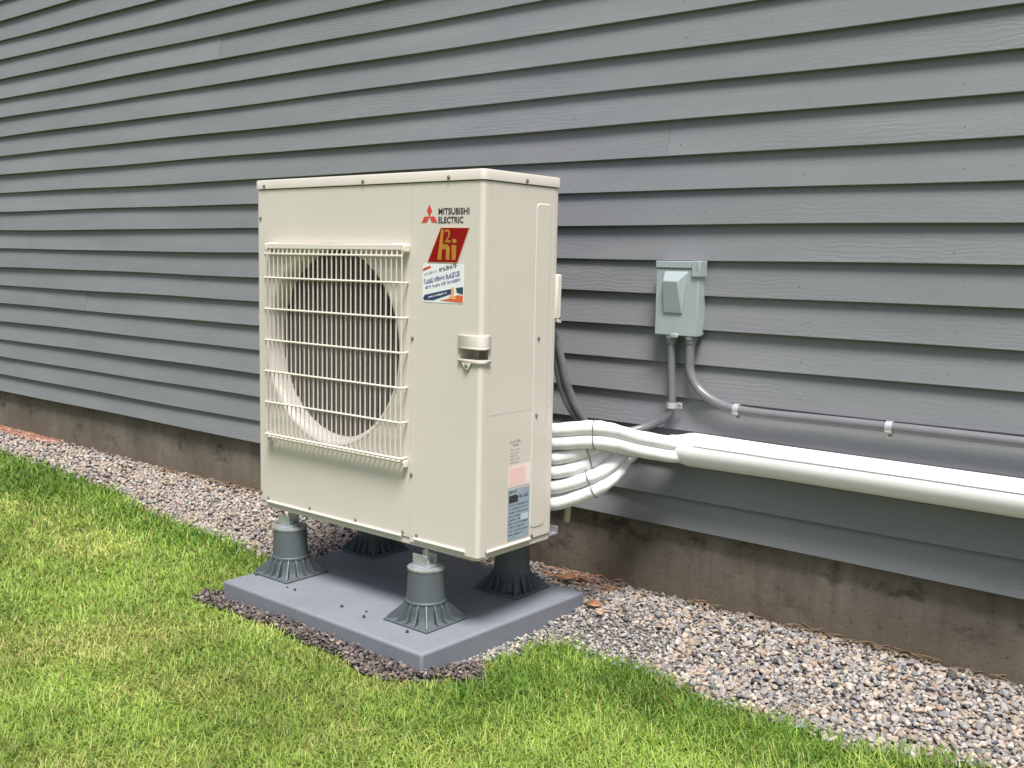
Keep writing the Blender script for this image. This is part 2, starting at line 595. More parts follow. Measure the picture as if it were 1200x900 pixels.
def clapboard(k, xa, xb):
    n = max(2, int((xb - xa) / 0.2))
    sh = random.uniform(-0.0012, 0.0012)
    zt = zk[k + 1] + 0.022
    z0 = zk[k]
    mb = MB()
    ring = []
    for i in range(n + 1):
        x = xa + (xb - xa) * i / n
        wob = 0.0016 * math.sin(x * 2.3 + k * 1.9) + 0.0009 * math.sin(x * 5.1 + k * 0.7)
        yy = YW + sh + 0.0012 * math.sin(x * 1.7 + k * 2.4)
        zb = z0 + wob
        ring.append([(x, yy, zb + 0.0015), (x, yy + 0.0015, zb), (x, yy + 0.0055, zb), (x, yy + 0.0055, zb + 0.009), (x, yy + 0.0135, zb + 0.009), (x, yy + 0.0220, zt), (x, yy + 0.0190, zt)])  # kerf behind the butt, added to trap light and deepen the shadow line
    v = [p for r in ring for p in r]
    f = []
    for i in range(n):
        for j in range(7):
            j2 = (j + 1) % 7
            f.append((i * 7 + j, (i + 1) * 7 + j, (i + 1) * 7 + j2, i * 7 + j2))
    f.append(tuple(range(7)))
    f.append(tuple(n * 7 + j for j in range(6, -1, -1)))
    mb.add(v, f, 0)
    # painted nail heads, one per stud
    s = 0.706 - 0.4064 * 25
    while s < xb:
        if s > xa + 0.02 and s > -4.0 and random.random() < 0.6:
            zz = z0 + 0.032 + random.uniform(-0.004, 0.006)
            yy = YW + sh + 0.0012 * math.sin(s * 1.7 + k * 2.4) + 0.0185 * (zz - z0) / (zt - z0)
            xx = s + random.uniform(-0.012, 0.012)
            mb.lathe([(0.0024, 0.002), (0.0024, -0.0003), (0.0014, -0.0008)], (xx, yy, zz), 'y', 8, 1, (False, True))
        s += 0.4064
    return mb.build('clapboard', ['siding', 'nail'], wall, angle=25)

joints = {11: [1.066], 16: [-1.2], 5: [-2.4], 19: [-0.3], 3: [3.1], 13: [-3.3], 8: [-3.0]}
for k in range(0, 30):
    xsj = [X0] + sorted(joints.get(k, [])) + [X1]
    for a, b in zip(xsj[:-1], xsj[1:]):
        clapboard(k, a + (0.0006 if a > X0 else 0), b - (0.0006 if b < X1 else 0))

# ------------------------------------------------------------------ the pad and its stands
pad = MB().box(PAD[0], PAD[1], ZP - 0.076, PAD[2], PAD[3], ZP).build('equipment_pad', 'pad', bevel=0.008, bseg=3, matrix=Matrix.Translation((0.485, 0.179, 0)) @ Matrix.Rotation(math.radians(-1.4), 4, 'Z') @ Matrix.Translation((-0.485, -0.179, 0)))
recenter(pad, ((PAD[0] + PAD[2]) / 2, (PAD[1] + PAD[3]) / 2, ZP - 0.076))
tag(pad, 'flat grey plastic equipment pad lying on gravel under the heat pump', 'equipment pad')

def make_stand(loc, label):
    t = thing('support_stand', label, 'support stand', loc, 'support stands under the heat pump')
    x, y, z = loc
    h = 0.086
    MB().box(x - h, y - h, z + 0.0005, x + h, y + h, z + 0.0065).build('base_plate', 'stand', t, bevel=0.002)
    # the column runs down to the plate, braced by upright gussets
    MB().lathe([(0.0640, 0.0068), (0.0610, 0.012), (0.0585, 0.030), (0.0575, 0.0560)], loc, 'z', 40, 0, (False, False)).build('skirt', 'stand', t)
    col = MB().lathe([(0.0575, 0.056), (0.0592, 0.058), (0.0592, 0.063), (0.0570, 0.065), (0.0548, 0.10), (0.0528, 0.148), (0.0528, 0.150)], loc, 'z', 40)
    col.build('column', 'stand', t)
    for k in range(16):
        a = 2 * math.pi * (k + 0.0) / 16
        c, s = math.cos(a), math.sin(a)
        reach = min(0.083 / max(abs(c), abs(s)), 0.112)
        w = 0.0018
        rib = MB()
        pr = [(0.052, 0.0575), (0.0585, 0.0575), (0.066, 0.049), (reach * 0.90, 0.0205), (reach, 0.0105), (reach, 0.0068), (0.052, 0.0068)]
        v = []
        for sgn in (-1, 1):
            for r, zz in pr:
                v.append((x + c * r - s * w * sgn, y + s * r + c * w * sgn, z + zz))
        n = len(pr)
        rib.add(v, [tuple(range(n)), tuple(range(2 * n - 1, n - 1, -1))] + [(i, (i + 1) % n, (i + 1) % n + n, i + n) for i in range(n)])
        rib.build('rib', 'stand', t, smooth=False)
    # galvanised cap with an upturned bracket and bolt
    MB().lathe([(0.050, 0.1502), (0.0541, 0.1510), (0.0541, 0.1565), (0.048, 0.1590), (0.030, 0.1610)], loc, 'z', 36).build('cap', 'galv', t)
    br = MB()
    br.box(x - 0.034, y - 0.021, z + 0.1613, x + 0.034, y + 0.021, z + 0.1647)
    br.box(x - 0.034, y - 0.0212, z + 0.1649, x + 0.020, y - 0.0182, z + 0.1925)
    br.box(x - 0.034, y + 0.0182, z + 0.1649, x + 0.020, y + 0.0212, z + 0.1925)
    br.build('bracket', 'galv', t, bevel=0.0008)
    b = MB()
    b.lathe([(0.006, 0.1648), (0.006, 0.2085)], loc, 'z', 10)
    b.lathe([(0.011, 0.1651), (0.011, 0.1730)], (x + 0.0003, y, z), 'z', 6)
    b.build('bolt', 'galv', t, smooth=False)
    return t

make_stand((0.748, 0.012, ZP), 'grey plastic support stand at the near front corner of the pad, nearest the camera')
make_stand((0.122, 0.030, ZP), 'grey plastic support stand at the left front end of the pad, beside the grass')
make_stand((0.748, 0.400, ZP), 'shaded grey support stand below the rating plate at the right rear corner')
make_stand((0.122, 0.400, ZP), 'dark shaded support stand at the far rear corner, mostly hidden under the heat pump')

# ------------------------------------------------------------------ the heat pump
W, D, H = 0.95, 0.332, 1.048
hp = thing('heat_pump', 'tall cream outdoor heat pump with wire fan guard and red logo standing on four stands', 'heat pump', (W / 2, D / 2, 0))
FX, FZ, FR = 0.347, 0.551, 0.301
ZB, ZT = 0.022, 1.017
R = 0.013
SEAM = 0.6915

# front panel with the round opening, turned back round the left corner
fp = MB()
seg = 128
cor = [math.atan2(z - FZ, x - FX) for x, z in ((R, ZB), (SEAM - 0.0004, ZB), (SEAM - 0.0004, ZT), (R, ZT))]
angs = sorted([(-math.pi + 2 * math.pi * k / seg) for k in range(seg)] + cor)
inner, outer = [], []
for a in angs:
    c, s = math.cos(a), math.sin(a)
    inner.append((FX + FR * c, 0, FZ + FR * s))
    tx = ((SEAM - 0.0004 - FX) if c > 0 else (FX - R)) / max(abs(c), 1e-9)
    tz = ((ZT - FZ) if s > 0 else (FZ - ZB)) / max(abs(s), 1e-9)
    q = min(tx, tz)
    outer.append((FX + q * c, 0, FZ + q * s))
n = len(angs)
fp.add(inner + outer, [(k, (k + 1) % n, (k + 1) % n + n, k + n) for k in range(n)])
fp.sheet([(SEAM - 0.0004, 0), (SEAM - 0.0004, 0.012)], ZB, ZT)
fp.build('front_panel', 'cream', hp, angle=30)
lf = MB()
lf.sheet(arc(R, R, R, 270, 180, 8) + [(0, D - R)] + arc(R, D - R, R, 180, 90, 6) + [(0.09, D)], ZB, ZT)
lf.build('left_side_panel', 'cream', hp, angle=30)
# rolled bell mouth
bm_ = MB()
prof = []
for i in range(11):
    a = math.radians(90 * i / 10)
    prof.append((FR + 0.004 - 0.020 * math.sin(a) , -0.0012 + 0.030 * (1 - math.cos(a))))
prof += [(FR - 0.0165, 0.055), (FR - 0.017, 0.085)]
bm_.lathe(prof, (FX, 0, FZ), 'y', 128, 0, (False, False))
bm_.build('bell_mouth', 'bell', hp, angle=50)
# service cover: right part of the front, round the corner, small return
sv = MB()
GA, GB, GXL = 0.5480, 0.5765, 0.874        # opening for the hand grip
full = [(SEAM + 0.0005, 0.012), (SEAM + 0.0005, 0), (GXL, 0), (W - R, 0)] + arc(W - R, R, R, 270, 360, 8) + [(W, 0.0303)]
sv.sheet(full, ZB - 0.012, GA)
sv.sheet(full[:3], GA, GB)
sv.sheet(full, GB, ZT)
sv.build('service_panel', 'cream', hp, angle=30)
su = MB()
su.sheet([(W - 0.001, 0.0308), (W + 0.0003, 0.0308), (W + 0.0003, 0.312)], 0.3962, ZT)
su.build('side_panel', 'cream', hp, angle=30)
sl = MB()
sl.sheet([(W - 0.001, 0.0308), (W + 0.0012, 0.0308), (W + 0.0012, 0.312)], ZB, 0.3959)
sl.build('valve_cover', 'cream', hp, angle=30)
rp = MB()
rp.sheet([(W - 0.0004, 0.3135), (W - 0.0004, D - R)] + arc(W - R - 0.0004, D - R, R, 0, 90, 6) + [(SEAM, D)], ZB, ZT)
rp.build('rear_panel', 'cream', hp, angle=30)
# embossed strip down the side
def rrect(y0, z0, y1, z1, r, n=6):
    return arc(y1 - r, z1 - r, r, 0, 90, n) + arc(y0 + r, z1 - r, r, 90, 180, n) + arc(y0 + r, z0 + r, r, 180, 270, n) + arc(y1 - r, z0 + r, r, 270, 360, n)
es = MB()
o_ = rrect(0.222, 0.050, 0.292, 0.972, 0.016)
i_ = rrect(0.2255, 0.0535, 0.2885, 0.9685, 0.013)
n = len(o_)
es.add([(W + 0.0010, y, z) for y, z in o_] + [(W + 0.0028, y, z) for y, z in i_],
       [(k, (k + 1) % n, (k + 1) % n + n, k + n) for k in range(n)] + [tuple(range(n, 2 * n))])
es.build('embossed_strip', 'cream', hp, smooth=False)
# base pan with a lip under the panels
bp = MB()
def rounded_plan(m, r, n=6):
    return arc(W + m - r, D + m - r, r, 0, 90, n) + arc(-m + r, D + m - r, r, 90, 180, n) + arc(-m + r, -m + r, r, 180, 270, n) + arc(W + m - r, -m + r, r, 270, 360, n)
bp.prism(rounded_plan(-0.003, 0.012), 'z', 0.0, 0.0205)
bp.build('base_pan', 'cream', hp, bevel=0.003)
lp = MB()
lp.tube([(0.045, -0.002, 0.0215), (0.66, -0.002, 0.0215)], 0.0042, 8)
lp.build('bottom_lip', 'cream_plastic', hp)
lp = MB()
lp.tube([(0.712, -0.0015, 0.0215), (0.905, -0.0015, 0.0215)], 0.0045, 8)
lp.build('bottom_lip', 'cream_plastic', hp)
lp = MB()
lp.tube([(W + 0.002, 0.035, 0.0215), (W + 0.002, 0.225, 0.0215)], 0.0045, 8)
lp.build('bottom_lip', 'cream_plastic', hp)
# lid: shallow pressed cap
ld = MB()
rings = [(0.002, 1.0195), (0.0035, 1.0205), (0.0035, 1.0435), (0.0024, 1.0462), (-0.001, 1.0476), (-0.03, 1.0486)]
for m, z in rings:
    for p in rounded_plan(m, 0.013 + m * 0.5 if m > -0.02 else 0.005):
        ld.v.append((p[0], p[1], z))
n = 28
for i in range(len(rings) - 1):
    for k in range(n):
        ld.f.append([i * n + k, i * n + (k + 1) % n, (i + 1) * n + (k + 1) % n, (i + 1) * n + k])
ld.f.append(list(range((len(rings) - 1) * n, len(rings) * n)))
ld.f.append(list(range(n - 1, -1, -1)))
ld.m = [0] * len(ld.f)
ld.build('top_lid', 'cream', hp, angle=40)
MB().prism(rounded_plan(-0.0035, 0.011), 'z', 1.0172, 1.0194).build('lid_gasket', 'dark', hp)
# inside: divider, coil, motor, fan
MB().box(SEAM - 0.006, 0.014, 0.0215, SEAM + 0.006, 0.30, 1.0165).build('divider', 'dark', hp)  # shade inside the cabinet is put into the divider's dark colour
co = MB().box(0.03, 0.285, 0.0215, SEAM - 0.008, 0.318, 1.0165)
for i in range(22):
    co.tube([(0.03, 0.283, 0.045 + i * 0.045), (SEAM - 0.008, 0.283, 0.045 + i * 0.045)], 0.005, 6)
co.build('condenser_coil', 'coil', hp)
fan = MB().lathe([(0.030, -0.055), (0.052, -0.045), (0.058, -0.02), (0.058, 0.07)], (FX, 0.130, FZ), 'y', 32).build('fan_hub', 'fan', hp)
for kb in range(3):
    bl = MB()
    nr, na = 8, 14
    grid = []
    for side in (0, 1):
        for i in range(nr + 1):
            r = 0.050 + (0.270 - 0.050) * i / nr
            span = math.radians(80 + 34 * i / nr)
            lead = math.radians(26) * (i / nr) ** 1.5
            for j in range(na + 1):
                t_ = j / na
                a = 2 * math.pi * kb / 3 + 0.9 + lead + span * (t_ - 0.5)
                y = 0.120 + 0.075 * (t_ - 0.5) + 0.012 * math.sin(math.pi * t_) + side * 0.004
                rr = r - (0.020 * (2 * t_ - 1) ** 4 if i == nr else 0)
                grid.append((FX + rr * math.cos(a), y, FZ + rr * math.sin(a)))
    st = na + 1
    N = (nr + 1) * st
    f = []
    for i in range(nr):
        for j in range(na):
            q = (i * st + j, i * st + j + 1, (i + 1) * st + j + 1, (i + 1) * st + j)
            f.append(q)
            f.append(tuple(N + w_ for w_ in reversed(q)))
    rim = [i * st for i in range(nr + 1)] + [nr * st + j for j in range(1, na + 1)] + [i * st + na for i in range(nr - 1, -1, -1)] + [j for j in range(na - 1, 0, -1)]
    for a, b in zip(rim, rim[1:] + rim[:1]):
        f.append((a, b, b + N, a + N))
    bl.add(grid, f)
    bl.build('fan_blade', 'fan', hp, angle=40)

# upright grey-brown slats across the throat, in front of the fan
ns = 40
for i in range(ns):
    u = -0.276 + 0.552 * i / (ns - 1)
    hh = math.sqrt(max(0.283 ** 2 - u * u, 0)) 
    if hh > 0.03:
        MB().box(FX + u - 0.0042, 0.055, FZ - hh, FX + u + 0.0042, 0.061, FZ + hh).build('slat', 'slat', hp, smooth=False)

# the moulded fan guard
GX0, GX1, GZ0, GZ1, GY = 0.071, 0.682, 0.244, 0.847, -0.027
guard = MB()
guard.prism([(GX0 + 0.004, GZ1 - 0.031), (GX1 - 0.004, GZ1 - 0.031), (GX1 - 0.004, GZ1 - 0.025), (GX0 + 0.004, GZ1 - 0.025)], 'y', GY - 0.002, GY + 0.004)
guard.prism([(GX0 - 0.002, GZ1 - 0.012), (GX1 + 0.002, GZ1 - 0.012), (GX1 + 0.002, GZ1 + 0.0035), (GX0 - 0.002, GZ1 + 0.0035)], 'y', GY + 0.003, -0.003)
gd = guard.build('fan_guard', 'cream_plastic', hp, bevel=0.0015)
def wire(name, pts, r, seg=6, flat=1.0):
    return MB().tube(pts, r, seg, True, 0, flat).build(name, 'cream_plastic', gd)
NW = 30
for i in range(NW):
    x = GX0 + 0.004 + (GX1 - GX0 - 0.008) * i / (NW - 1)
    out = [(-0.002, GZ1 + 0.0005), (GY + 0.016, GZ1 - 0.0005), (GY + 0.004, GZ1 - 0.012), (GY, GZ1 - 0.030), (GY, GZ0 + 0.020), (GY + 0.006, GZ0), (-0.002, GZ0 - 0.012)]
    inn = [(-0.002, GZ0 - 0.0075), (GY + 0.010, GZ0 + 0.004), (GY + 0.0034, GZ0 + 0.022), (GY + 0.0034, GZ1 - 0.030), (GY + 0.0095, GZ1 - 0.014), (GY + 0.019, GZ1 - 0.005), (-0.002, GZ1 - 0.004)]
    MB().prism(out + inn, 'x', x - 0.00115, x + 0.00115).build('upright_rib', 'cream_plastic', gd, smooth=False)
for z in (0.745, 0.648, 0.5505, 0.452, 0.3535, 0.251):
    r = 0.0032 if z > 0.3 else 0.0040
    wire('cross_wire', [(GX0 - 0.004, -0.002, z), (GX0 - 0.003, GY + 0.008, z), (GX0 + 0.004, GY - 0.002, z), (GX1 - 0.005, GY - 0.002, z), (GX1 - 0.0015, GY + 0.007, z), (GX1 - 0.004, -0.002, z)], r, 8)
wire('cross_wire', [(GX0, GY + 0.010, GZ0 - 0.004), (GX1, GY + 0.010, GZ0 - 0.004)], 0.0045, 8)
for xx in (GX0 - 0.002, GX1 - 0.010):
    for zz in (GZ1 - 0.012, GZ0 - 0.014):
        b = MB().box(xx, -0.025 if zz > 0.5 else -0.018, zz - 0.006, xx + 0.014, -0.0012, zz + 0.016)
        b.build('guard_foot', 'cream_plastic', gd, bevel=0.003)
# chamfered corners of the guard's upper bar
for sx in (0, 1):
    xa = GX0 if sx == 0 else GX1 - 0.05
    MB().box(xa, GY + 0.004, GZ1 - 0.012, xa + 0.05, -0.004, GZ1 + 0.0065).build('guard_corner', 'cream_plastic', gd, bevel=0.005)

# grip round the front right corner
def corner_path(m, x0, y1, n=8):
    r = R + m
    return [(x0, -m)] + [(W - R, -m)] + arc(W - R, R, r, 270, 360, n)[1:] + [(W + m, y1)]
gp = MB()
prof = [(0.0008, 0.6130), (0.0046, 0.6122), (0.0050, 0.6100), (0.0050, 0.5810), (0.0062, 0.5790), (0.0062, 0.5768), (0.001, 0.5766)]
paths = [corner_path(m, 0.873, 0.033) for m, z in prof]
n = len(paths[0])
gp.add([(p[0], p[1], prof[i][1]) for i in range(len(prof)) for p in paths[i]],
       [(i * n + k, i * n + k + 1, (i + 1) * n + k + 1, (i + 1) * n + k) for i in range(len(prof) - 1) for k in range(n - 1)])
hd = gp.build('corner_grip', 'cream_plastic', hp, solid=0.002, angle=30)
gr = MB()
back = [(GXL, 0.0), (GXL, 0.055), (0.895, 0.055), (0.895, 0.075), (W - 0.002, 0.075), (W - 0.002, 0.0303)]
front = [(W - R, 0)] + arc(W - R, R, R, 270, 360, 8) + [(W, 0.0303)]
gr.sheet(back, GA, GB)
cap_ = [(GXL, 0.0)] + front + back[:0:-1]
k0 = len(gr.v)
gr.add([(x, y, GA) for x, y in cap_], [tuple(range(len(cap_)))])
gr.add([(x, y, GB) for x, y in cap_], [tuple(range(len(cap_)))])
gr.build('grip_recess', 'cream_plastic', hd, angle=30)
lw = MB()
prof = [(0.001, 0.5478), (0.0060, 0.5474), (0.0066, 0.5450), (0.0060, 0.5405), (0.001, 0.5400)]
paths = [corner_path(m, 0.873, 0.034) for m, z in prof]
lw.add([(p[0], p[1], prof[i][1]) for i in range(len(prof)) for p in paths[i]],
       [(i * n + k, i * n + k + 1, (i + 1) * n + k + 1, (i + 1) * n + k) for i in range(len(prof) - 1) for k in range(n - 1)])
lw.build('grip_lip', 'cream_plastic', hd, solid=0.002, angle=30)
MB().prism([(0.884, 0.541), (0.922, 0.541), (0.909, 0.520), (0.899, 0.520)], 'y', -0.0068, -0.001).build('grip_tab', 'cream_plastic', hd, bevel=0.002)
# rear corner grip, seen edge on, and the small left one
def grip_block(name, x0, x1, y0, y1, z0, z1):
    b = MB().box(x0, y0, z0, x1, y1, z1)
    return b.build(name, 'cream_plastic', hp, bevel=0.004)
grip_block('rear_grip', W - 0.02, W + 0.007, D - 0.012, D + 0.010, 0.648, 0.776)
MB().prism([(D - 0.006, 0.640), (D + 0.010, 0.636), (D + 0.012, 0.647), (D - 0.008, 0.647)], 'x', W - 0.004, W + 0.008).build('rear_grip_tab', 'cream_plastic', hp, bevel=0.0015)
lg = MB().box(-0.010, 0.010, 0.606, -0.0006, 0.12, 0.622)
lg.build('left_grip', 'cream_plastic', hp, bevel=0.003)
lg = MB().box(-0.009, 0.010, 0.566, -0.0006, 0.12, 0.574)
lg.build('left_grip', 'cream_plastic', hp, bevel=0.003)
# foot bracket sticking out at the rear right
fb = MB().box(0.902, D + 0.001, 0.004, 0.940, D + 0.046, 0.008).box(0.902, D + 0.040, 0.0082, 0.940, D + 0.0445, 0.028)
fb.build('foot_bracket', 'galv', hp, bevel=0.001)

# screws
def screw(pt, axis, sgn, r=0.0046):
    m = MB()
    m.lathe([(r * 1.25, 0), (r * 1.25, 0.0009 * sgn), (r * 0.95, 0.0012 * sgn), (r * 0.85, 0.0032 * sgn), (r * 0.4, 0.0042 * sgn)], pt, axis, 10)
    m.build('screw', 'screw', hp)
for x, z in ((0.697, 0.592), (0.697, 0.205), (0.008 + R, 0.93), (R + 0.002, 0.048)):
    screw((x, -0.0004, z), 'y', -1)
for x in (0.045, 0.497, 0.83):
    screw((x, -0.0039, 1.0285), 'y', -1)
for x in (0.05, 0.255, 0.465, 0.665, 0.72):
    screw((x, -0.0004, 0.033), 'y', -1, 0.004)
for y, z in ((0.243, 0.597), (0.241, 0.378), (0.233, 0.030)):
    screw((W + (0.0028 if z > 0.05 else 0.0014), y, z), 'x', 1)
screw((W + 0.0039, 0.175, 1.0285), 'x', 1)
screw((0.904, -0.0071, 0.532), 'y', -1, 0.0042)
screw((W + 0.0085, D + 0.002, 0.652), 'x', 1, 0.0035)

# --- print and stickers on the front (plane y = 0) -----------------------------------
def text_mesh(name, body, x, z, width, height, mat, parent, y=-0.0009, bold=0.0, shear=0.0, tilt=0.0, depth=0.0002):
    cu = bpy.data.curves.new(name, 'FONT')
    cu.body = body
    cu.size = 1.0
    cu.offset = bold
    cu.shear = shear
    cu.resolution_u = 3
    tmp = bpy.data.objects.new(name, cu)
    C.objects.link(tmp)
    bpy.context.view_layer.update()
    me = bpy.data.meshes.new_from_object(tmp)
    bpy.data.objects.remove(tmp, do_unlink=True)
    bpy.data.curves.remove(cu)
    co_ = np.array([v.co[:2] for v in me.vertices])
    lo, hi = co_.min(0), co_.max(0)
    ca, sa = math.cos(tilt), math.sin(tilt)
    for v in me.vertices:
        u = (v.co[0] - lo[0]) / (hi[0] - lo[0]) * width
        w_ = (v.co[1] - lo[1]) / (hi[1] - lo[1]) * height
        v.co = (x + u * ca - w_ * sa, y, z + u * sa + w_ * ca)
    me.polygons.foreach_set('use_smooth', [False] * len(me.polygons))
    me.name = name
    me.materials.clear()
    me.materials.append(MAT[mat])
    me.transform(Matrix.Translation(-root_loc(parent)))
    ob = bpy.data.objects.new(name, me)
    C.objects.link(ob)
    ob.parent = parent
    s = ob.modifiers.new('thickness', 'SOLIDIFY')
    s.thickness = depth
    s.offset = 0
    return ob

em = MB()
ex, ez = 0.7575, 0.9265
s_ = 0.0300
up_ = [(0, 0), (-0.0088, 0.0150), (0, s_ + 0.002), (0.0088, 0.0150)]
def rotp(p, a):
    return (p[0] * math.cos(a) - p[1] * math.sin(a), p[0] * math.sin(a) + p[1] * math.cos(a))
for a in (0, 2 * math.pi / 3, -2 * math.pi / 3):
    pts = [rotp(p, a) for p in up_]
    em.prism([(ex + p[0] * 1.08, ez + p[1] * 1.02) for p in pts], 'y', -0.0008, -0.0003)
em.build('emblem', 'red', hp, smooth=False)
text_mesh('lettering', 'MITSUBISHI', 0.791, 0.9315, 0.111, 0.0170, 'ink', hp, bold=0.02)
text_mesh('lettering', 'ELECTRIC', 0.791, 0.9085, 0.090, 0.0170, 'ink', hp, bold=0.02)
# red parallelogram badge
bd = MB()
q = [(0.801, 0.896), (0.902, 0.895), (0.862, 0.8045), (0.754, 0.8045)]
cxq, czq = sum(p[0] for p in q) / 4, sum(p[1] for p in q) / 4
bd.prism([(cxq + (p[0] - cxq) * 1.04, czq + (p[1] - czq) * 1.05) for p in q], 'y', -0.0010, -0.0003, 1)
bd.prism(q, 'y', -0.0016, -0.0012, 0)
bdo = bd.build('badge', ['deep_red', 'badge_edge'], hp, smooth=False)
for nm_, pts in (('letter', [(0.790, 0.811), (0.8030, 0.892), (0.8125, 0.892), (0.8085, 0.852), (0.826, 0.852), (0.835, 0.843), (0.834, 0.811), (0.8205, 0.811), (0.8215, 0.836), (0.817, 0.840), (0.806, 0.838), (0.805, 0.811)]),
                 ('letter', [(0.8425, 0.811), (0.8415, 0.850), (0.859, 0.850), (0.8565, 0.811)]),
                 ('letter', [(0.845, 0.8560), (0.843, 0.866), (0.858, 0.866), (0.859, 0.8560)])):
    g_ = MB()
    g_.prism(pts, 'y', -0.0021, -0.0018)
    g_.build(nm_, 'gold', bdo, smooth=False)
text_mesh('lettering', '2', 0.8165, 0.857, 0.021, 0.035, 'gold', bdo, -0.0021, bold=0.012)
# white sticker
st_ = MB()
def rp4(x0, z0, x1, z1, r):
    return arc(x1 - r, z1 - r, r, 0, 90, 4) + arc(x0 + r, z1 - r, r, 90, 180, 4) + arc(x0 + r, z0 + r, r, 180, 270, 4) + arc(x1 - r, z0 + r, r, 270, 360, 4)
SX0, SX1, SZ0, SZ1 = 0.734, 0.886, 0.695, 0.800
st_.prism(rp4(SX0, SZ0, SX1, SZ1, 0.007), 'y', -0.0007, -0.0003)
sto = st_.build('sticker', 'label_white', hp, smooth=False)
def flat_poly(name, pts, mat, parent, y=-0.0011):
    m = MB()
    m.prism(pts, 'y', y - 0.0002, y)
    return m.build(name, mat, parent, smooth=False)
def strokes(m, p0, p1, h, words, seed, lean=0.0):
    """a line of print too small to read: upright strokes of uneven height, grouped in words"""
    r = random.Random(seed)
    d = Vector((p1[0] - p0[0], p1[1] - p0[1]))
    L = d.length
    d.normalize()
    nrm = Vector((-d.y, d.x))
    s = 0.0
    tot = sum(words) + 0.8 * (len(words) - 1)
    unit = L / tot
    for wd in words:
        for k in range(wd):
            hh = h * r.choice((0.75, 0.8, 1.0, 1.0))
            a = Vector(p0) + d * (s + unit * 0.08)
            w1 = unit * r.choice((0.28, 0.34))
            yield [tuple(a), tuple(a + d * w1), tuple(a + d * w1 + nrm * hh), tuple(a + nrm * hh)]
            if r.random() < 0.85:
                z_ = hh * r.choice((0.0, 0.42, 0.8))
                yield [tuple(a + d * w1 + nrm * z_), tuple(a + d * unit * 0.82 + nrm * z_), tuple(a + d * unit * 0.82 + nrm * (z_ + h * 0.2)), tuple(a + d * w1 + nrm * (z_ + h * 0.2))]
            if r.random() < 0.5:
                yield [tuple(a + d * unit * 0.6), tuple(a + d * unit * 0.84), tuple(a + d * unit * 0.84 + nrm * hh), tuple(a + d * unit * 0.6 + nrm * hh)]
            s += unit
        s += unit * 0.8
def print_line(name, p0, p1, h, words, mat, parent, seed):
    m = MB()
    for i, q_ in enumerate(strokes(m, p0, p1, h, words, seed)):
        y = -0.0010 - 0.00004 * (i % 3)
        m.add([(x, y, z) for x, z in q_], [(0, 1, 2, 3)])
    return m.build(name, mat, parent, smooth=False)
flat_poly('stripe', [(0.7345, 0.779), (0.7375, 0.7870), (0.765, 0.7945), (0.7655, 0.7890)], 'red', sto)
print_line('print', (0.741, 0.7660), (0.790, 0.7775), 0.0075, [4, 10, 3], 'ink_grey', sto, 3)
print_line('print', (0.797, 0.7775), (0.862, 0.7905), 0.0130, [10], 'ink', sto, 4)
print_line('print', (0.741, 0.7430), (0.873, 0.7690), 0.0140, [6, 7, 9], 'ink_blue', sto, 5)
print_line('print', (0.745, 0.7300), (0.874, 0.7550), 0.0085, [5, 6, 4, 10], 'ink_blue', sto, 6)
flat_poly('navy_band', [(0.737, 0.7060), (0.741, 0.7005), (0.775, 0.7010), (0.846, 0.7215), (0.846, 0.7345), (0.743, 0.7145)], 'ink_navy', sto)
flat_poly('orange_patch', [(0.800, 0.7015), (0.880, 0.6975), (0.884, 0.7020), (0.884, 0.7170), (0.864, 0.7180), (0.846, 0.7100)], 'ink_orange', sto)
flat_poly('teal_patch', [(0.862, 0.7240), (0.884, 0.7200), (0.884, 0.7400), (0.858, 0.7370)], 'ink_teal', sto)
flat_poly('peach_figure', [(0.833, 0.7080), (0.846, 0.7060), (0.860, 0.7060), (0.851, 0.7180), (0.853, 0.7330), (0.848, 0.7400), (0.842, 0.7340), (0.842, 0.7200)], 'ink_peach', sto, -0.0016)
m = MB()
for i, q_ in enumerate(strokes(m, (0.758, 0.7060), (0.827, 0.7205), 0.0055, [4, 12], 9)):
    m.add([(x, -0.00160 - 0.00004 * (i % 3), z) for x, z in q_], [(0, 1, 2, 3)])
m.build('print', 'label_white', sto, smooth=False)

# --- plates on the right side (plane x = W) -------------------------------------------
XS = W + 0.0014
def side_poly(name, pts, mat, parent, off=0.0006):
    m = MB()
    m.prism(pts, 'x', XS + off, XS + off + 0.0002)
    return m.build(name, mat, parent, smooth=False)
def side_print(name, rows, mat, parent, off):
    m = MB()
    for i, (p0, p1, h, words, seed) in enumerate(rows):
        for j, q_ in enumerate(strokes(m, p0, p1, h, words, seed)):
            m.add([(XS + off + 0.00004 * (j % 3), y, z) for y, z in q_], [(0, 1, 2, 3)])
    return m.build(name, mat, parent, smooth=False)
pl = side_poly('rating_plate', [(0.123, 0.033), (0.219, 0.033), (0.219, 0.180), (0.123, 0.180)], 'plate', hp, 0.0003)
side_poly('dark_panel', [(0.127, 0.141), (0.166, 0.141), (0.168, 0.157), (0.158, 0.163), (0.127, 0.162)], 'ink', pl)
rows = [((0.127, 0.168), (0.160, 0.168), 0.008, [6], 21)]
side_print('print', rows, 'ink', pl, 0.0006)
rows = [((0.172, 0.150), (0.214, 0.150), 0.012, [2, 3], 22)]
for i in range(9):
    z = 0.131 - i * 0.0105
    rows.append(((0.127, z), (0.178 + (i * 7 % 5) * 0.009 if i > 5 else 0.214, z), 0.0050, [4, 7, 5][: 2 + i % 2], 30 + i))
side_print('print', rows, 'ink_navy', pl, 0.0006)
side_poly('pale_patch', [(0.180, 0.085), (0.214, 0.085), (0.214, 0.104), (0.180, 0.104)], 'plate_pale', pl, 0.0010)
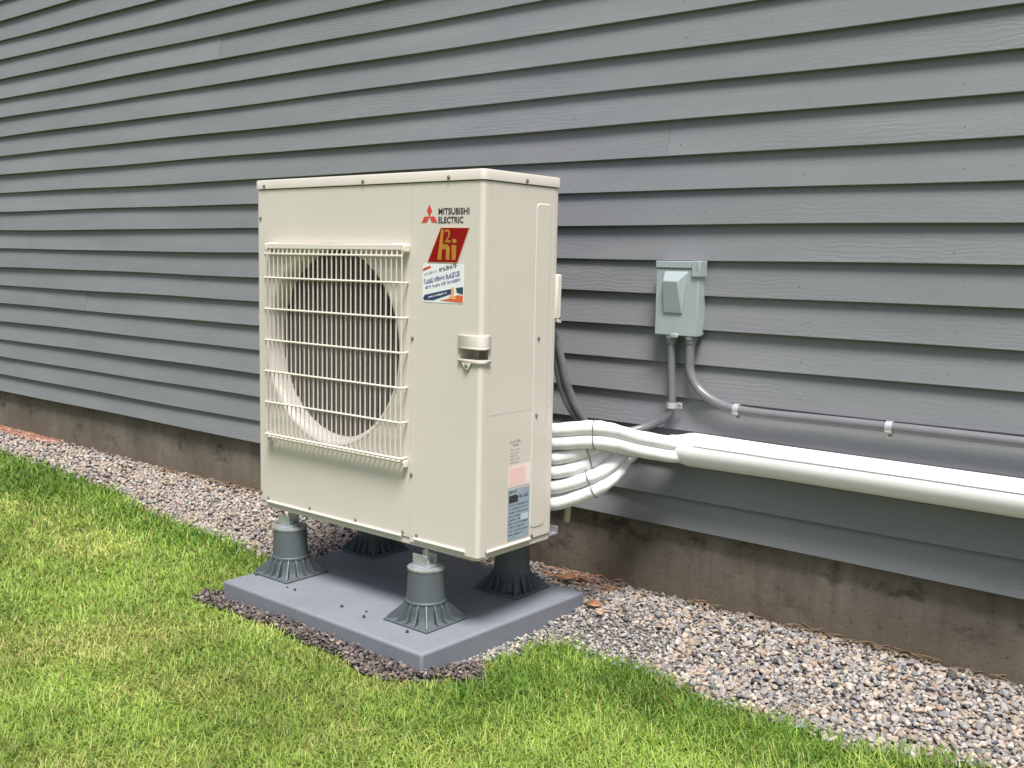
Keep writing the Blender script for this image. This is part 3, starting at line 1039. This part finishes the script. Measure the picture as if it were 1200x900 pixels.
pk = side_poly('notice_label', [(0.121, 0.186), (0.219, 0.186), (0.219, 0.247), (0.121, 0.247)], 'label_pale', hp, 0.0003)
side_poly('pink_panel', [(0.125, 0.193), (0.200, 0.193), (0.200, 0.240), (0.125, 0.240)], 'label_pink', pk)
rows = [((0.126, 0.311), (0.176, 0.311), 0.0075, [8], 50), ((0.138, 0.301), (0.166, 0.301), 0.007, [5], 51)]
side_print('print', rows, 'ink_grey', hp, 0.0003)
rows = [((0.128 + 0.004 * (i % 2), 0.290 - i * 0.009), (0.172 - 0.006 * (i % 3), 0.290 - i * 0.009), 0.0035, [5, 4], 60 + i) for i in range(6)]
side_print('print', rows, 'ink_grey', hp, 0.0003)

# ------------------------------------------------------------------ white pipes
pipe_paths = [
    ('uppermost white insulated pipe curving from the heat pump to the cover', [(0.78, 0.363, 0.309), (0.913, 0.375, 0.315), (1.025, 0.4, 0.333), (1.07, 0.43, 0.33), (1.105, 0.53, 0.3), (1.178, 0.63, 0.276), (1.28, 0.655, 0.268)], 0.0215),
    ('second white insulated pipe from the top, tied below the uppermost one', [(0.78, 0.363, 0.271), (0.915, 0.375, 0.277), (1.026, 0.4, 0.293), (1.072, 0.43, 0.29), (1.106, 0.53, 0.262), (1.18, 0.63, 0.24), (1.283, 0.65, 0.256)], 0.0215),
    ('third white insulated pipe from the top, upper one of the middle tied pair', [(0.78, 0.368, 0.224), (0.912, 0.38, 0.23), (0.99, 0.41, 0.252), (1.023, 0.45, 0.266), (1.045, 0.53, 0.277), (1.095, 0.62, 0.269), (1.221, 0.658, 0.26)], 0.0205),
    ('fourth white insulated pipe from the top, lower one of the middle tied pair', [(0.78, 0.368, 0.182), (0.914, 0.38, 0.188), (0.991, 0.41, 0.211), (1.03, 0.45, 0.236), (1.03, 0.53, 0.253), (1.06, 0.62, 0.258), (1.219, 0.662, 0.259)], 0.0205),
    ('fifth white insulated pipe from the top, upper one of the lowest tied pair', [(0.78, 0.368, 0.136), (0.915, 0.38, 0.142), (1.017, 0.41, 0.179), (1.056, 0.44, 0.205), (1.058, 0.51, 0.232), (1.04, 0.585, 0.25), (1.07, 0.64, 0.262), (1.219, 0.665, 0.267)], 0.0205),
    ('lowest white insulated pipe leaving the heat pump, bottom of six', [(0.78, 0.368, 0.086), (0.917, 0.38, 0.092), (1.019, 0.41, 0.135), (1.061, 0.44, 0.165), (1.062, 0.51, 0.194), (1.045, 0.585, 0.222), (1.075, 0.645, 0.248), (1.217, 0.668, 0.256)], 0.0205),
]
for lab, pts, r in pipe_paths:
    sp = spline(pts, 12)
    o = MB().tube(sp, [r * (1 + 0.03 * math.sin(i * 0.9 + r * 9000)) for i in range(len(sp))], 16).build('insulated_pipe', 'white_wrap')
    recenter(o, pts[0])
    tag(o, lab, 'pipe', 'white insulated pipes behind the heat pump')
def tie_loop(pairs, xt, label):
    A, B = spline(pipe_paths[pairs[0]][1], 12), spline(pipe_paths[pairs[1]][1], 12)
    t = min(range(30), key=lambda i: abs(A[i].x - xt))
    a = A[t]
    dirv = (A[t + 1] - a).normalized()
    b = min(B[:40], key=lambda p: (p - a).length)
    b = b - dirv * (b - a).dot(dirv)
    upv = (a - b).normalized()
    sd_ = dirv.cross(upv)
    r = 0.0232
    loop = []
    for k in range(13):
        q_ = math.pi * k / 12
        loop.append(a + (sd_ * math.cos(q_) + upv * math.sin(q_)) * r)
    for k in range(13):
        q_ = math.pi + math.pi * k / 12
        loop.append(b + (sd_ * math.cos(q_) + upv * math.sin(q_)) * r)
    loop.append(loop[0])
    o = MB().tube(loop, 0.0014, 6).build('cable_tie', 'tie')
    recenter(o, a)
    tag(o, label, 'cable tie', 'cable ties on the white pipes')
tie_loop((0, 1), 1.04, 'dark cable tie around the top pair of white pipes')
tie_loop((2, 3), 1.005, 'dark cable tie around the middle pair of white pipes')
tie_loop((4, 5), 1.02, 'dark cable tie around the lowest pair of white pipes')

# ------------------------------------------------------------------ white cover along the wall
cv = thing('pipe_cover', 'long round white pipe cover running along the clapboards to the right', 'pipe cover', (1.2, YW, 0.26))
pts, rs = [], []
yc = YW - 0.052
for x, r, dz in ((1.150, 0.039, 0.0), (1.170, 0.040, 0), (1.185, 0.043, 0), (1.212, 0.0495, 0), (1.228, 0.0515, 0), (1.245, 0.0510, 0), (1.5, 0.0482, 0), (2.2, 0.0482, -0.001), (3.2, 0.0482, -0.002), (4.55, 0.0482, -0.0035)):
    pts.append((x, yc, 0.2605 + dz - 0.003 * max(0, (1.25 - x)) / 0.1))
    rs.append(r)
MB().tube(pts, rs, 40, True).build('cover', 'white_pvc', cv, angle=60)
ps = MB().tube(spline([(1.25, yc - 0.048, 0.2815), (1.8, yc - 0.0455, 0.2815), (2.6, yc - 0.0455, 0.2805), (4.5, yc - 0.0455, 0.2795)], 6), 0.0014, 6)
ps.build('seam', 'white_pvc', cv)

# drain stub under the pipes
dr = MB().tube(spline([(0.912, 0.395, 0.100), (0.922, 0.435, 0.092), (0.922, 0.449, 0.070), (0.918, 0.450, 0.025)], 6), 0.0098, 14).build('drain_tube', 'drain')
recenter(dr, (0.92, 0.45, 0.07))
tag(dr, 'short beige drain tube hanging below the white pipes', 'tube')

# ------------------------------------------------------------------ disconnect box and conduits
BX0, BX1, BZ0, BZ1 = 1.071, 1.216, 0.598, 0.8215
BY = YW - 0.043
bxo = thing('disconnect_box', 'grey-green metal disconnect box mounted on the clapboard wall', 'electrical box', ((BX0 + BX1) / 2, YW, BZ0))
MB().box(BX0 + 0.003, BY + 0.004, BZ0 + 0.003, BX1 - 0.003, YW + 0.010, BZ1 - 0.004).build('housing', 'box', bxo, bevel=0.002)
cvv = MB()
cvv.box(BX0, BY, BZ0, BX1, BY + 0.034, BZ1 - 0.024)
cov = cvv.build('cover', 'box', bxo, bevel=0.0025)
# raised hood pressed in the cover: short bright slope, long face leaning back
hx0, hx1, hz0, hz1 = 1.100, 1.178, 0.664, 0.792
hv = [(hx0, BY - 0.0005, hz0), (hx1 - 0.012, BY - 0.0005, hz0), (hx1 + 0.004, BY - 0.0005, hz1), (hx0, BY - 0.0005, hz1),
      (hx0 + 0.001, BY - 0.0045, hz0 + 0.002), (hx1 - 0.014, BY - 0.0045, hz0 + 0.002), (hx1 - 0.022, BY - 0.021, hz1 - 0.031), (hx0 + 0.006, BY - 0.021, hz1 - 0.031)]
MB().add(hv, [(0, 1, 2, 3), (4, 5, 6, 7), (0, 1, 5, 4), (1, 2, 6, 5), (2, 3, 7, 6), (3, 0, 4, 7)]).build('hood', 'box', cov, bevel=0.0025)
MB().box(BX0 - 0.002, BY - 0.003, BZ1 - 0.021, BX1 - 0.022, YW + 0.008, BZ1).build('top_flange', 'box', bxo, bevel=0.002)
hc = MB().box(BX1 - 0.0215, BY - 0.006, BZ1 - 0.046, BX1 + 0.006, YW - 0.004, BZ1 + 0.0015)
hcap = hc.build('hinge_cap', 'box', bxo, bevel=0.002)
MB().box(BX1 - 0.005, BY - 0.0065, BZ1 - 0.030, BX1 - 0.001, BY - 0.0058, BZ1 - 0.010).build('slot', 'ink_grey', hcap)
tb = MB().box(1.128, BY - 0.003, BZ0 - 0.006, 1.154, BY + 0.002, BZ0 + 0.006)
tb.build('latch_tab', 'clip', bxo, bevel=0.002)
def fitting(x, y, label):
    MB().lathe([(0.019, -0.0005), (0.019, -0.010), (0.0165, -0.012), (0.0165, -0.022), (0.0140, -0.026)], (x, y, BZ0), 'z', 8 if False else 16).build('fitting', 'fitting', bxo)
CYY = YW - 0.024
fitting(1.121, CYY, '')
fitting(1.188, CYY, '')

def conduit(label, pts, r, n=10):
    sp = spline(pts, n)
    o = MB().tube(sp, r, 14).build('conduit', 'conduit')
    recenter(o, pts[0])
    tag(o, label, 'conduit', 'grey conduits on the wall')
    return o
RC = 0.0140
conduit('grey conduit curving from the box along the wall to the right',
        [(1.188, CYY, 0.578), (1.187, CYY, 0.53), (1.192, CYY, 0.485), (1.222, CYY, 0.440), (1.278, CYY, 0.408), (1.345, CYY - 0.001, 0.393), (1.45, CYY, 0.389), (1.62, CYY, 0.391), (1.79, CYY, 0.3925), (2.12, CYY, 0.393), (2.8, CYY, 0.392), (4.5, CYY, 0.390)], RC)
conduit('grey conduit dropping from the box and looping behind the white pipes to the heat pump',
        [(1.121, CYY, 0.578), (1.126, CYY, 0.48), (1.131, CYY, 0.385), (1.112, CYY, 0.345), (1.066, CYY, 0.315), (1.025, 0.665, 0.298), (0.985, 0.60, 0.288), (0.966, 0.52, 0.305), (0.953, 0.47, 0.345), (0.940, 0.43, 0.412), (0.936, 0.40, 0.466), (0.933, 0.380, 0.53), (0.920, 0.360, 0.60), (0.89, 0.340, 0.64)], 0.0118, 8)
conduit('second thinner grey cable tied beside the looping conduit behind the heat pump',
        [(1.07, 0.672, 0.262), (0.98, 0.60, 0.262), (0.940, 0.50, 0.312), (0.925, 0.45, 0.365), (0.917, 0.41, 0.430), (0.914, 0.385, 0.504), (0.908, 0.368, 0.593), (0.88, 0.340, 0.64)], 0.0092, 8)

def conduit_clip(x, z, vertical, label):
    t = thing('conduit_clip', label, 'clip', (x, YW, z), 'zinc clips holding the conduits')
    n = 14
    w = 0.009
    v = []
    for rr in (RC + 0.0006, RC + 0.0030):
        for sgn in (-1, 1):
            for k in range(n + 1):
                a = math.radians(-20 + 220 * k / n)
                c, s = math.cos(a) * rr, math.sin(a) * rr
                if vertical:
                    v.append((x + c, CYY - s, z + sgn * w))
                else:
                    v.append((x + sgn * w, CYY - s, z + c))
    q_ = n + 1
    f = []
    for k in range(n):
        f += [(k, k + 1, q_ + k + 1, q_ + k), (2 * q_ + k, 3 * q_ + k, 3 * q_ + k + 1, 2 * q_ + k + 1), (k, 2 * q_ + k, 2 * q_ + k + 1, k + 1), (q_ + k, q_ + k + 1, 3 * q_ + k + 1, 3 * q_ + k)]
    MB().add(v, f).build('strap', 'clip', t)
    if vertical:
        MB().box(x + RC + 0.001, CYY + 0.006, z - w, x + RC + 0.018, CYY + 0.009, z + w).build('flange', 'clip', t, bevel=0.001)
        MB().lathe([(0.005, 0), (0.005, -0.003), (0.003, -0.004)], (x + RC + 0.010, CYY + 0.0058, z), 'y', 8).build('screw', 'screw', t)
    else:
        MB().box(x - w, CYY + 0.006, z - RC - 0.017, x + w, CYY + 0.009, z - RC - 0.001).build('flange', 'clip', t, bevel=0.001)
        MB().lathe([(0.005, 0), (0.005, -0.003), (0.003, -0.004)], (x, CYY + 0.0058, z - RC - 0.009), 'y', 8).build('screw', 'screw', t)
conduit_clip(1.131, 0.383, True, 'zinc clip on the vertical conduit below the left side of the box')
conduit_clip(1.350, 0.3925, False, 'zinc clip on the bend where the right conduit turns level')
conduit_clip(1.795, 0.3925, False, 'zinc clip at the middle of the level conduit, farthest right')

# ------------------------------------------------------------------ gravel
def ico(sub):
    bm = bmesh.new()
    bmesh.ops.create_icosphere(bm, subdivisions=sub, radius=1.0)
    v = np.array([x.co[:] for x in bm.verts])
    f = np.array([[w.index for w in x.verts] for x in bm.faces])
    bm.free()
    return v, f

def stone_cloud(name, px, py, pz, size, cols, sub, protos=14):
    v0, f0 = ico(sub)
    P = []
    for i in range(protos):
        k = rng.normal(0, 1, (10, 3))
        k /= np.linalg.norm(k, axis=1)[:, None]
        v = v0.copy()
        for q_, cut in zip(k, rng.uniform(0.38, 0.80, 10)):      # chipped facets
            d = v @ q_
            v -= np.where(d > cut, d - cut, 0)[:, None] * q_
        v *= 1 + rng.normal(0, 0.035, (len(v), 1))
        P.append(v)
    P = np.array(P)
    n = len(px)
    nv, nf = len(v0), len(f0)
    pid = rng.integers(0, protos, n)
    sc_ = np.stack([size * rng.uniform(0.9, 1.35, n), size * rng.uniform(0.75, 1.05, n), size * rng.uniform(0.5, 0.85, n)], 1)
    vv = P[pid] * sc_[:, None, :]
    # tilt then spin
    ax = rng.normal(0, 0.45, n)
    ay = rng.normal(0, 0.45, n)
    az = rng.uniform(0, 2 * np.pi, n)
    def rotm(a, i, j):
        m = np.tile(np.eye(3), (n, 1, 1))
        m[:, i, i] = np.cos(a); m[:, j, j] = np.cos(a)
        m[:, i, j] = -np.sin(a); m[:, j, i] = np.sin(a)
        return m
    Rm = rotm(az, 0, 1) @ rotm(ax, 1, 2) @ rotm(ay, 0, 2)
    vv = np.einsum('nij,nkj->nki', Rm, vv) + np.stack([px, py, pz], 1)[:, None, :]
    faces = (f0[None] + (np.arange(n) * nv)[:, None, None]).reshape(-1, 3)
    me = mesh_from_arrays(name, vv.reshape(-1, 3), faces, np.repeat(cols, nv, axis=0), 'pebble')
    ob = bpy.data.objects.new(name, me)
    C.objects.link(ob)
    tag(ob, kind='stuff')
    return ob

def mesh_from_arrays(name, v, tris, col, mat, smooth=False):
    me = bpy.data.meshes.new(name)
    me.vertices.add(len(v))
    me.vertices.foreach_set('co', v.astype(np.float32).ravel())
    me.loops.add(tris.size)
    me.loops.foreach_set('vertex_index', tris.astype(np.int32).ravel())
    me.polygons.add(len(tris))
    me.polygons.foreach_set('loop_start', np.arange(0, tris.size, 3, dtype=np.int32))
    me.polygons.foreach_set('loop_total', np.full(len(tris), 3, dtype=np.int32))
    if smooth:
        me.polygons.foreach_set('use_smooth', np.ones(len(tris), bool))
    me.update(calc_edges=True)
    a = me.attributes.new('col', 'FLOAT_COLOR', 'POINT')
    a.data.foreach_set('color', np.concatenate([col, np.ones((len(col), 1))], 1).astype(np.float32).ravel())
    me.materials.append(MAT[mat])
    return me

def jitter_grid(x0, x1, y0, y1, s, jit=0.5):
    gx, gy = np.meshgrid(np.arange(x0, x1, s), np.arange(y0, y1, s))
    gx = gx.ravel() + rng.uniform(-jit, jit, gx.size) * s
    gy = gy.ravel() + rng.uniform(-jit, jit, gy.size) * s
    return gx, gy

PALETTE = np.array([(0.46, 0.39, 0.31), (0.40, 0.32, 0.265), (0.52, 0.48, 0.43), (0.27, 0.27, 0.275), (0.165, 0.165, 0.17), (0.42, 0.38, 0.36), (0.40, 0.29, 0.22), (0.08, 0.08, 0.08), (0.35, 0.34, 0.335)])
def pick(weights, n):
    w = np.array(weights, float)
    c = PALETTE[rng.choice(len(PALETTE), n, p=w / w.sum())]
    return np.clip(0.8 * c * rng.uniform(0.74, 1.24, (n, 1)) + rng.normal(0, 0.003, (n, 3)), 0.015, 0.8)

def pad_free(x, y, m):
    return ~((x > PAD[0] - m) & (x < PAD[2] + m) & (y > PAD[1] - m) & (y < PAD[3] + m))

def gravel_area(x0, x1, spacing, smin, smax, sub, name):
    for layer in range(2):
        x, y = jitter_grid(x0, x1, -0.1, YF, spacing * (1.0 if layer == 0 else 1.25))
        keep = (y < YF - 0.004) & ~inside(x, y, LAWN) & ~inside(x, y, DARKBED) & pad_free(x, y, 0.004 if layer else -0.02)
        # loose stones straying a little into the grass
        e = edge_dist(x, y, LAWN)
        keep |= inside(x, y, LAWN) & (e < 0.028) & (rng.random(len(x)) < 0.5) & (y > 0.0) & pad_free(x, y, 0.004)
        # keep the visible strip only: nothing deep under the pad
        keep &= ~((x > 0.1) & (x < 0.88) & (y < 0.45))
        x, y = x[keep], y[keep]
        n = len(x)
        size = rng.uniform(smin, smax, n) * np.where(rng.random(n) < 0.08, 1.5, 1.0)
        nearpad = (x > 0.9) & (x < 1.30) & (y < 0.50)
        size = np.where(nearpad, size * 0.72, size)
        z = ground_z(x, y) + 0.005 + (0.3 if layer == 0 else 0.95) * size * 0.75 + rng.uniform(-0.002, 0.003, n)
        t = np.clip((x + 1.6) / 2.6, 0, 1)
        cl = pick([4.2, 2.6, 3.2, 0.8, 0.35, 1.8, 0.7, 0.2, 0.6], n)     # far left: pale and pinkish
        cr = pick([3.2, 1.2, 2.0, 2.1, 1.0, 2.2, 0.8, 0.45, 1.8], n)
        cp = pick([0.8, 0.3, 4.0, 3.0, 1.0, 1.2, 0.1, 0.25, 3.4], n)      # clean grey stone beside the pad
        c = np.where((rng.random(n) < t)[:, None], cr, cl)
        c = np.where((nearpad & (rng.random(n) < 0.85))[:, None], cp, c)
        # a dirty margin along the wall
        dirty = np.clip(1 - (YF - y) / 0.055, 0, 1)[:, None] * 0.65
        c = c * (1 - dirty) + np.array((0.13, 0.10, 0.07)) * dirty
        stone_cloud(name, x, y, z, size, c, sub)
gravel_area(0.02, 3.2, 0.0130, 0.0058, 0.0112, 2, 'gravel')
gravel_area(-1.7, 0.02, 0.0172, 0.0078, 0.0135, 1, 'gravel')
gravel_area(-5.6, -1.7, 0.0230, 0.0105, 0.0165, 1, 'gravel')
for layer in range(2):
    x, y = jitter_grid(-0.08, 1.1, -0.3, 0.0, 0.0125 if layer == 0 else 0.0145)
    k = inside(x, y, DARKBED) & pad_free(x, y, 0.003)
    x, y = x[k], y[k]
    n = len(x)
    s = rng.uniform(0.0055, 0.0105, n)
    base = np.array([(0.105, 0.085, 0.080), (0.15, 0.12, 0.11), (0.20, 0.165, 0.15), (0.065, 0.055, 0.055), (0.27, 0.23, 0.21)])
    c = base[rng.choice(5, n, p=[0.36, 0.28, 0.16, 0.14, 0.06])] * rng.uniform(0.8, 1.25, (n, 1))
    stone_cloud('dark_gravel', x, y, ZL + 0.016 + s * 0.4 + layer * 0.007 + 0.004 * vnoise(x, y, 9) - 0.16 * np.clip(PAD[1] - y, 0, 1), s, c, 2)

# ------------------------------------------------------------------ grass
def make_grass():
    N = 1000000
    x = rng.uniform(-5.6, 3.6, N)
    y = rng.uniform(-1.9, 0.5, N)
    d = np.hypot(x - CX, y - CY)
    keep = rng.random(N) < np.clip((2.5 / np.maximum(d, 0.5)) ** 1.35, 0, 1)
    keep &= inside(x, y, LAWN) & pad_free(x, y, 0.006)
    # nothing where a step to the side could not see it
    keep &= (x - CX) * math.sin(YAW) * -1 + (y - CY) * math.cos(YAW) > 0.9
    x, y, d = x[keep], y[keep], d[keep]
    e = edge_dist(x, y, LAWN)
    fringe = rng.random(len(x)) < np.clip(0.35 + e / 0.03, 0, 1)
    x, y, d, e = x[fringe], y[fringe], d[fringe], e[fringe]
    n = len(x)
    lush = np.clip((y + 0.02) / 0.22, 0, 1) * np.clip((-x + 0.25) / 0.9, 0, 1)             # long dark grass along the gravel, left
    lush = np.maximum(lush, 0.95 * np.clip(1.25 - e / 0.26, 0, 1) * np.clip((x - 0.95) * 6, 0, 1))
    lush = np.clip(lush * (0.55 + 0.9 * vnoise(x, y, 6, 3)), 0, 1)
    dry = np.clip((vnoise(x, y, 2.3, 9) * 0.6 + vnoise(x, y, 7, 5) * 0.45 - 0.52 + 0.10 * np.clip((-y - 0.2) * 1.5, 0, 1) * np.clip((1.2 - x) * 2, 0, 1)) * 3.2, 0, 1) * (1 - lush)
    # clumps
    cl = vnoise(x, y, 26, 1)
    L = (0.017 + 0.016 * rng.random(n) + 0.014 * cl + 0.020 * lush) * rng.uniform(0.75, 1.25, n)
    wdt = (0.0009 + 0.0008 * rng.random(n)) * np.clip(d / 2.6, 0.9, 2.0)
    az = rng.uniform(0, 2 * np.pi, n) + 1.3 * (vnoise(x, y, 9, 7) - 0.5) * 2
    lean = np.abs(rng.normal(0.75, 0.42, n))
    bend = rng.uniform(0.2, 1.1, n)
    dx, dy = np.cos(az), np.sin(az)
    sx, sy = -dy, dx
    z0 = ground_z(x, y) - 0.001
    def pt(t):
        ang = lean + bend * t * 0.8
        return np.stack([x + dx * np.sin(ang) * L * t, y + dy * np.sin(ang) * L * t, z0 + np.cos(np.minimum(ang, 1.5)) * L * t], 1)
    p0, p1, p2 = pt(0.0), pt(0.55), pt(1.0)
    s3 = np.stack([sx, sy, np.zeros(n)], 1)
    w0, w1 = (wdt * 0.8)[:, None] * s3, wdt[:, None] * s3
    V = np.stack([p0 - w0, p0 + w0, p1 - w1, p1 + w1, p2], 1)
    tr = np.array([[0, 1, 3], [0, 3, 2], [2, 3, 4]])
    T = (tr[None] + (np.arange(n) * 5)[:, None, None]).reshape(-1, 3)
    green = np.array([(0.205, 0.300, 0.052), (0.240, 0.330, 0.062), (0.165, 0.265, 0.050), (0.275, 0.335, 0.080), (0.19, 0.285, 0.085)])
    c = green[rng.choice(5, n, p=[0.3, 0.25, 0.2, 0.15, 0.10])]
    dk = np.array([(0.080, 0.165, 0.026), (0.105, 0.195, 0.030), (0.140, 0.225, 0.036)])[rng.choice(3, n)]
    st = np.array([(0.38, 0.40, 0.12), (0.41, 0.39, 0.16), (0.36, 0.40, 0.11)])[rng.choice(3, n)]
    m = (rng.random(n) < lush * 0.85)[:, None]
    c = np.where(m, dk, c)
    m = (rng.random(n) < 0.05 + 0.55 * dry)[:, None] & ~m
    c = np.where(m, st, c)
    br = rng.random(n) < 0.008 + 0.012 * dry
    c = np.where(br[:, None], np.array((0.22, 0.13, 0.06)), c)
    tone = 0.74 + 0.62 * vnoise(x, y, 3.4, 21) * 0.6 + 0.80 * vnoise(x, y, 13, 31) * 0.5
    c = c * rng.uniform(0.90, 1.18, (n, 1)) * 1.06 * tone[:, None]
    col = np.repeat(c, 5, axis=0)
    me = mesh_from_arrays('grass', V.reshape(-1, 3), T, col, 'grass', True)
    ob = bpy.data.objects.new('grass', me)
    C.objects.link(ob)
    tag(ob, kind='stuff')
    return n
print('blades', make_grass())

# ------------------------------------------------------------------ small litter
def leaf(x, y, z, s, az, tilt, mat, label, group=None):
    n = 7
    v = []
    for i in range(n):
        t = i / (n - 1)
        w = 0.32 * math.sin(math.pi * min(1, t * 0.96 + 0.02)) ** 0.8
        cz = 0.12 * math.sin(t * 3.1)
        v += [(t - 0.5, -w, cz + 0.10 * w), (t - 0.5, 0, cz - 0.02), (t - 0.5, w, cz + 0.14 * w)]
    f = []
    for i in range(n - 1):
        a = i * 3
        f += [(a, a + 3, a + 4, a + 1), (a + 1, a + 4, a + 5, a + 2)]
    mx = Matrix.Translation((x, y, z)) @ Matrix.Rotation(az, 4, 'Z') @ Matrix.Rotation(tilt, 4, 'X') @ Matrix.Scale(s, 4)
    mb = MB()
    mb.add(v, f)
    o = mb.build('fallen_leaf', mat, solid=0.01, matrix=mx, angle=60)
    o.modifiers[0].thickness = 0.0006
    recenter(o, (x, y, z))
    tag(o, label, 'leaf', group)
    return o
leaf(0.985, 0.515, -0.240, 0.050, 0.3, 0.35, 'leaf', 'orange-brown dead leaf on gravel beside the right rear pad corner')
leaf(1.035, 0.470, -0.240, 0.040, -0.8, -0.2, 'leaf_pale', 'pale tan dead leaf on gravel just right of the pad')
leaf(0.80, 0.635, -0.222, 0.055, 1.1, 0.3, 'leaf', 'reddish dead leaf behind the pad near the foundation')
leaf(0.765, 0.655, -0.220, 0.045, 0.2, 0.1, 'leaf_pale', 'small pale curled leaf behind the right rear stand')
leaf(0.83, 0.665, -0.222, 0.045, -0.5, -0.3, 'leaf', 'small rust-coloured leaf at the foot of the foundation behind the pad')

def straw_patch(name, x0, x1, y0, y1, n, mat):
    mb = MB()
    for i in range(n):
        x, y = random.uniform(x0, x1), random.uniform(y0, y1)
        z = float(ground_z(x, y)) + random.uniform(0.014, 0.026)
        a = random.uniform(-0.7, 0.7)
        L = random.uniform(0.03, 0.08)
        w = 0.0016
        dx, dy = math.cos(a) * L / 2, math.sin(a) * L / 2
        nx, ny = -math.sin(a) * w, math.cos(a) * w
        h = random.uniform(-0.006, 0.006)
        mb.add([(x - dx - nx, y - dy - ny, z - h), (x + dx - nx, y + dy - ny, z + h), (x + dx + nx, y + dy + ny, z + h), (x - dx + nx, y - dy + ny, z - h), (x, y, z + 0.003)],
               [(0, 1, 4), (1, 2, 4), (2, 3, 4), (3, 0, 4)])
    o = mb.build(name, mat, smooth=False)
    tag(o, kind='stuff')
straw_patch('pine_straw', -3.9, -2.72, 0.66, 0.745, 900, 'straw')
straw_patch('pine_straw', -1.75, -0.75, 0.700, 0.745, 90, 'brown_straw')
straw_patch('pine_straw', 0.68, 0.98, 0.63, 0.742, 70, 'straw')
straw_patch('pine_straw', 1.2, 2.4, 0.722, 0.745, 60, 'brown_straw')

# crumbs of stone on the pad
v0, f0 = ico(1)
for i, (x, y, s) in enumerate(((0.062, -0.060, 0.0065), (0.235, -0.075, 0.004), (0.275, -0.076, 0.005), (0.495, -0.080, 0.0075), (0.58, -0.062, 0.0045), (0.61, -0.098, 0.006), (0.665, -0.05, 0.0075), (0.785, -0.10, 0.006))):
    k = np.array([random.uniform(0.7, 1.2), random.uniform(0.7, 1.1), random.uniform(0.5, 0.8)])
    v = v0 * k * s * (1 + rng.normal(0, 0.12, (len(v0), 1)))
    v[:, 2] -= v[:, 2].min()
    o = MB().add(v.tolist(), f0.tolist()).build('pebble', 'crumb', smooth=False)
    o.location = (x, y, ZP + 0.0003)
    tag(o, 'tiny dark pebble lying on the grey pad in front of the heat pump', 'pebble', 'tiny pebbles on the pad')
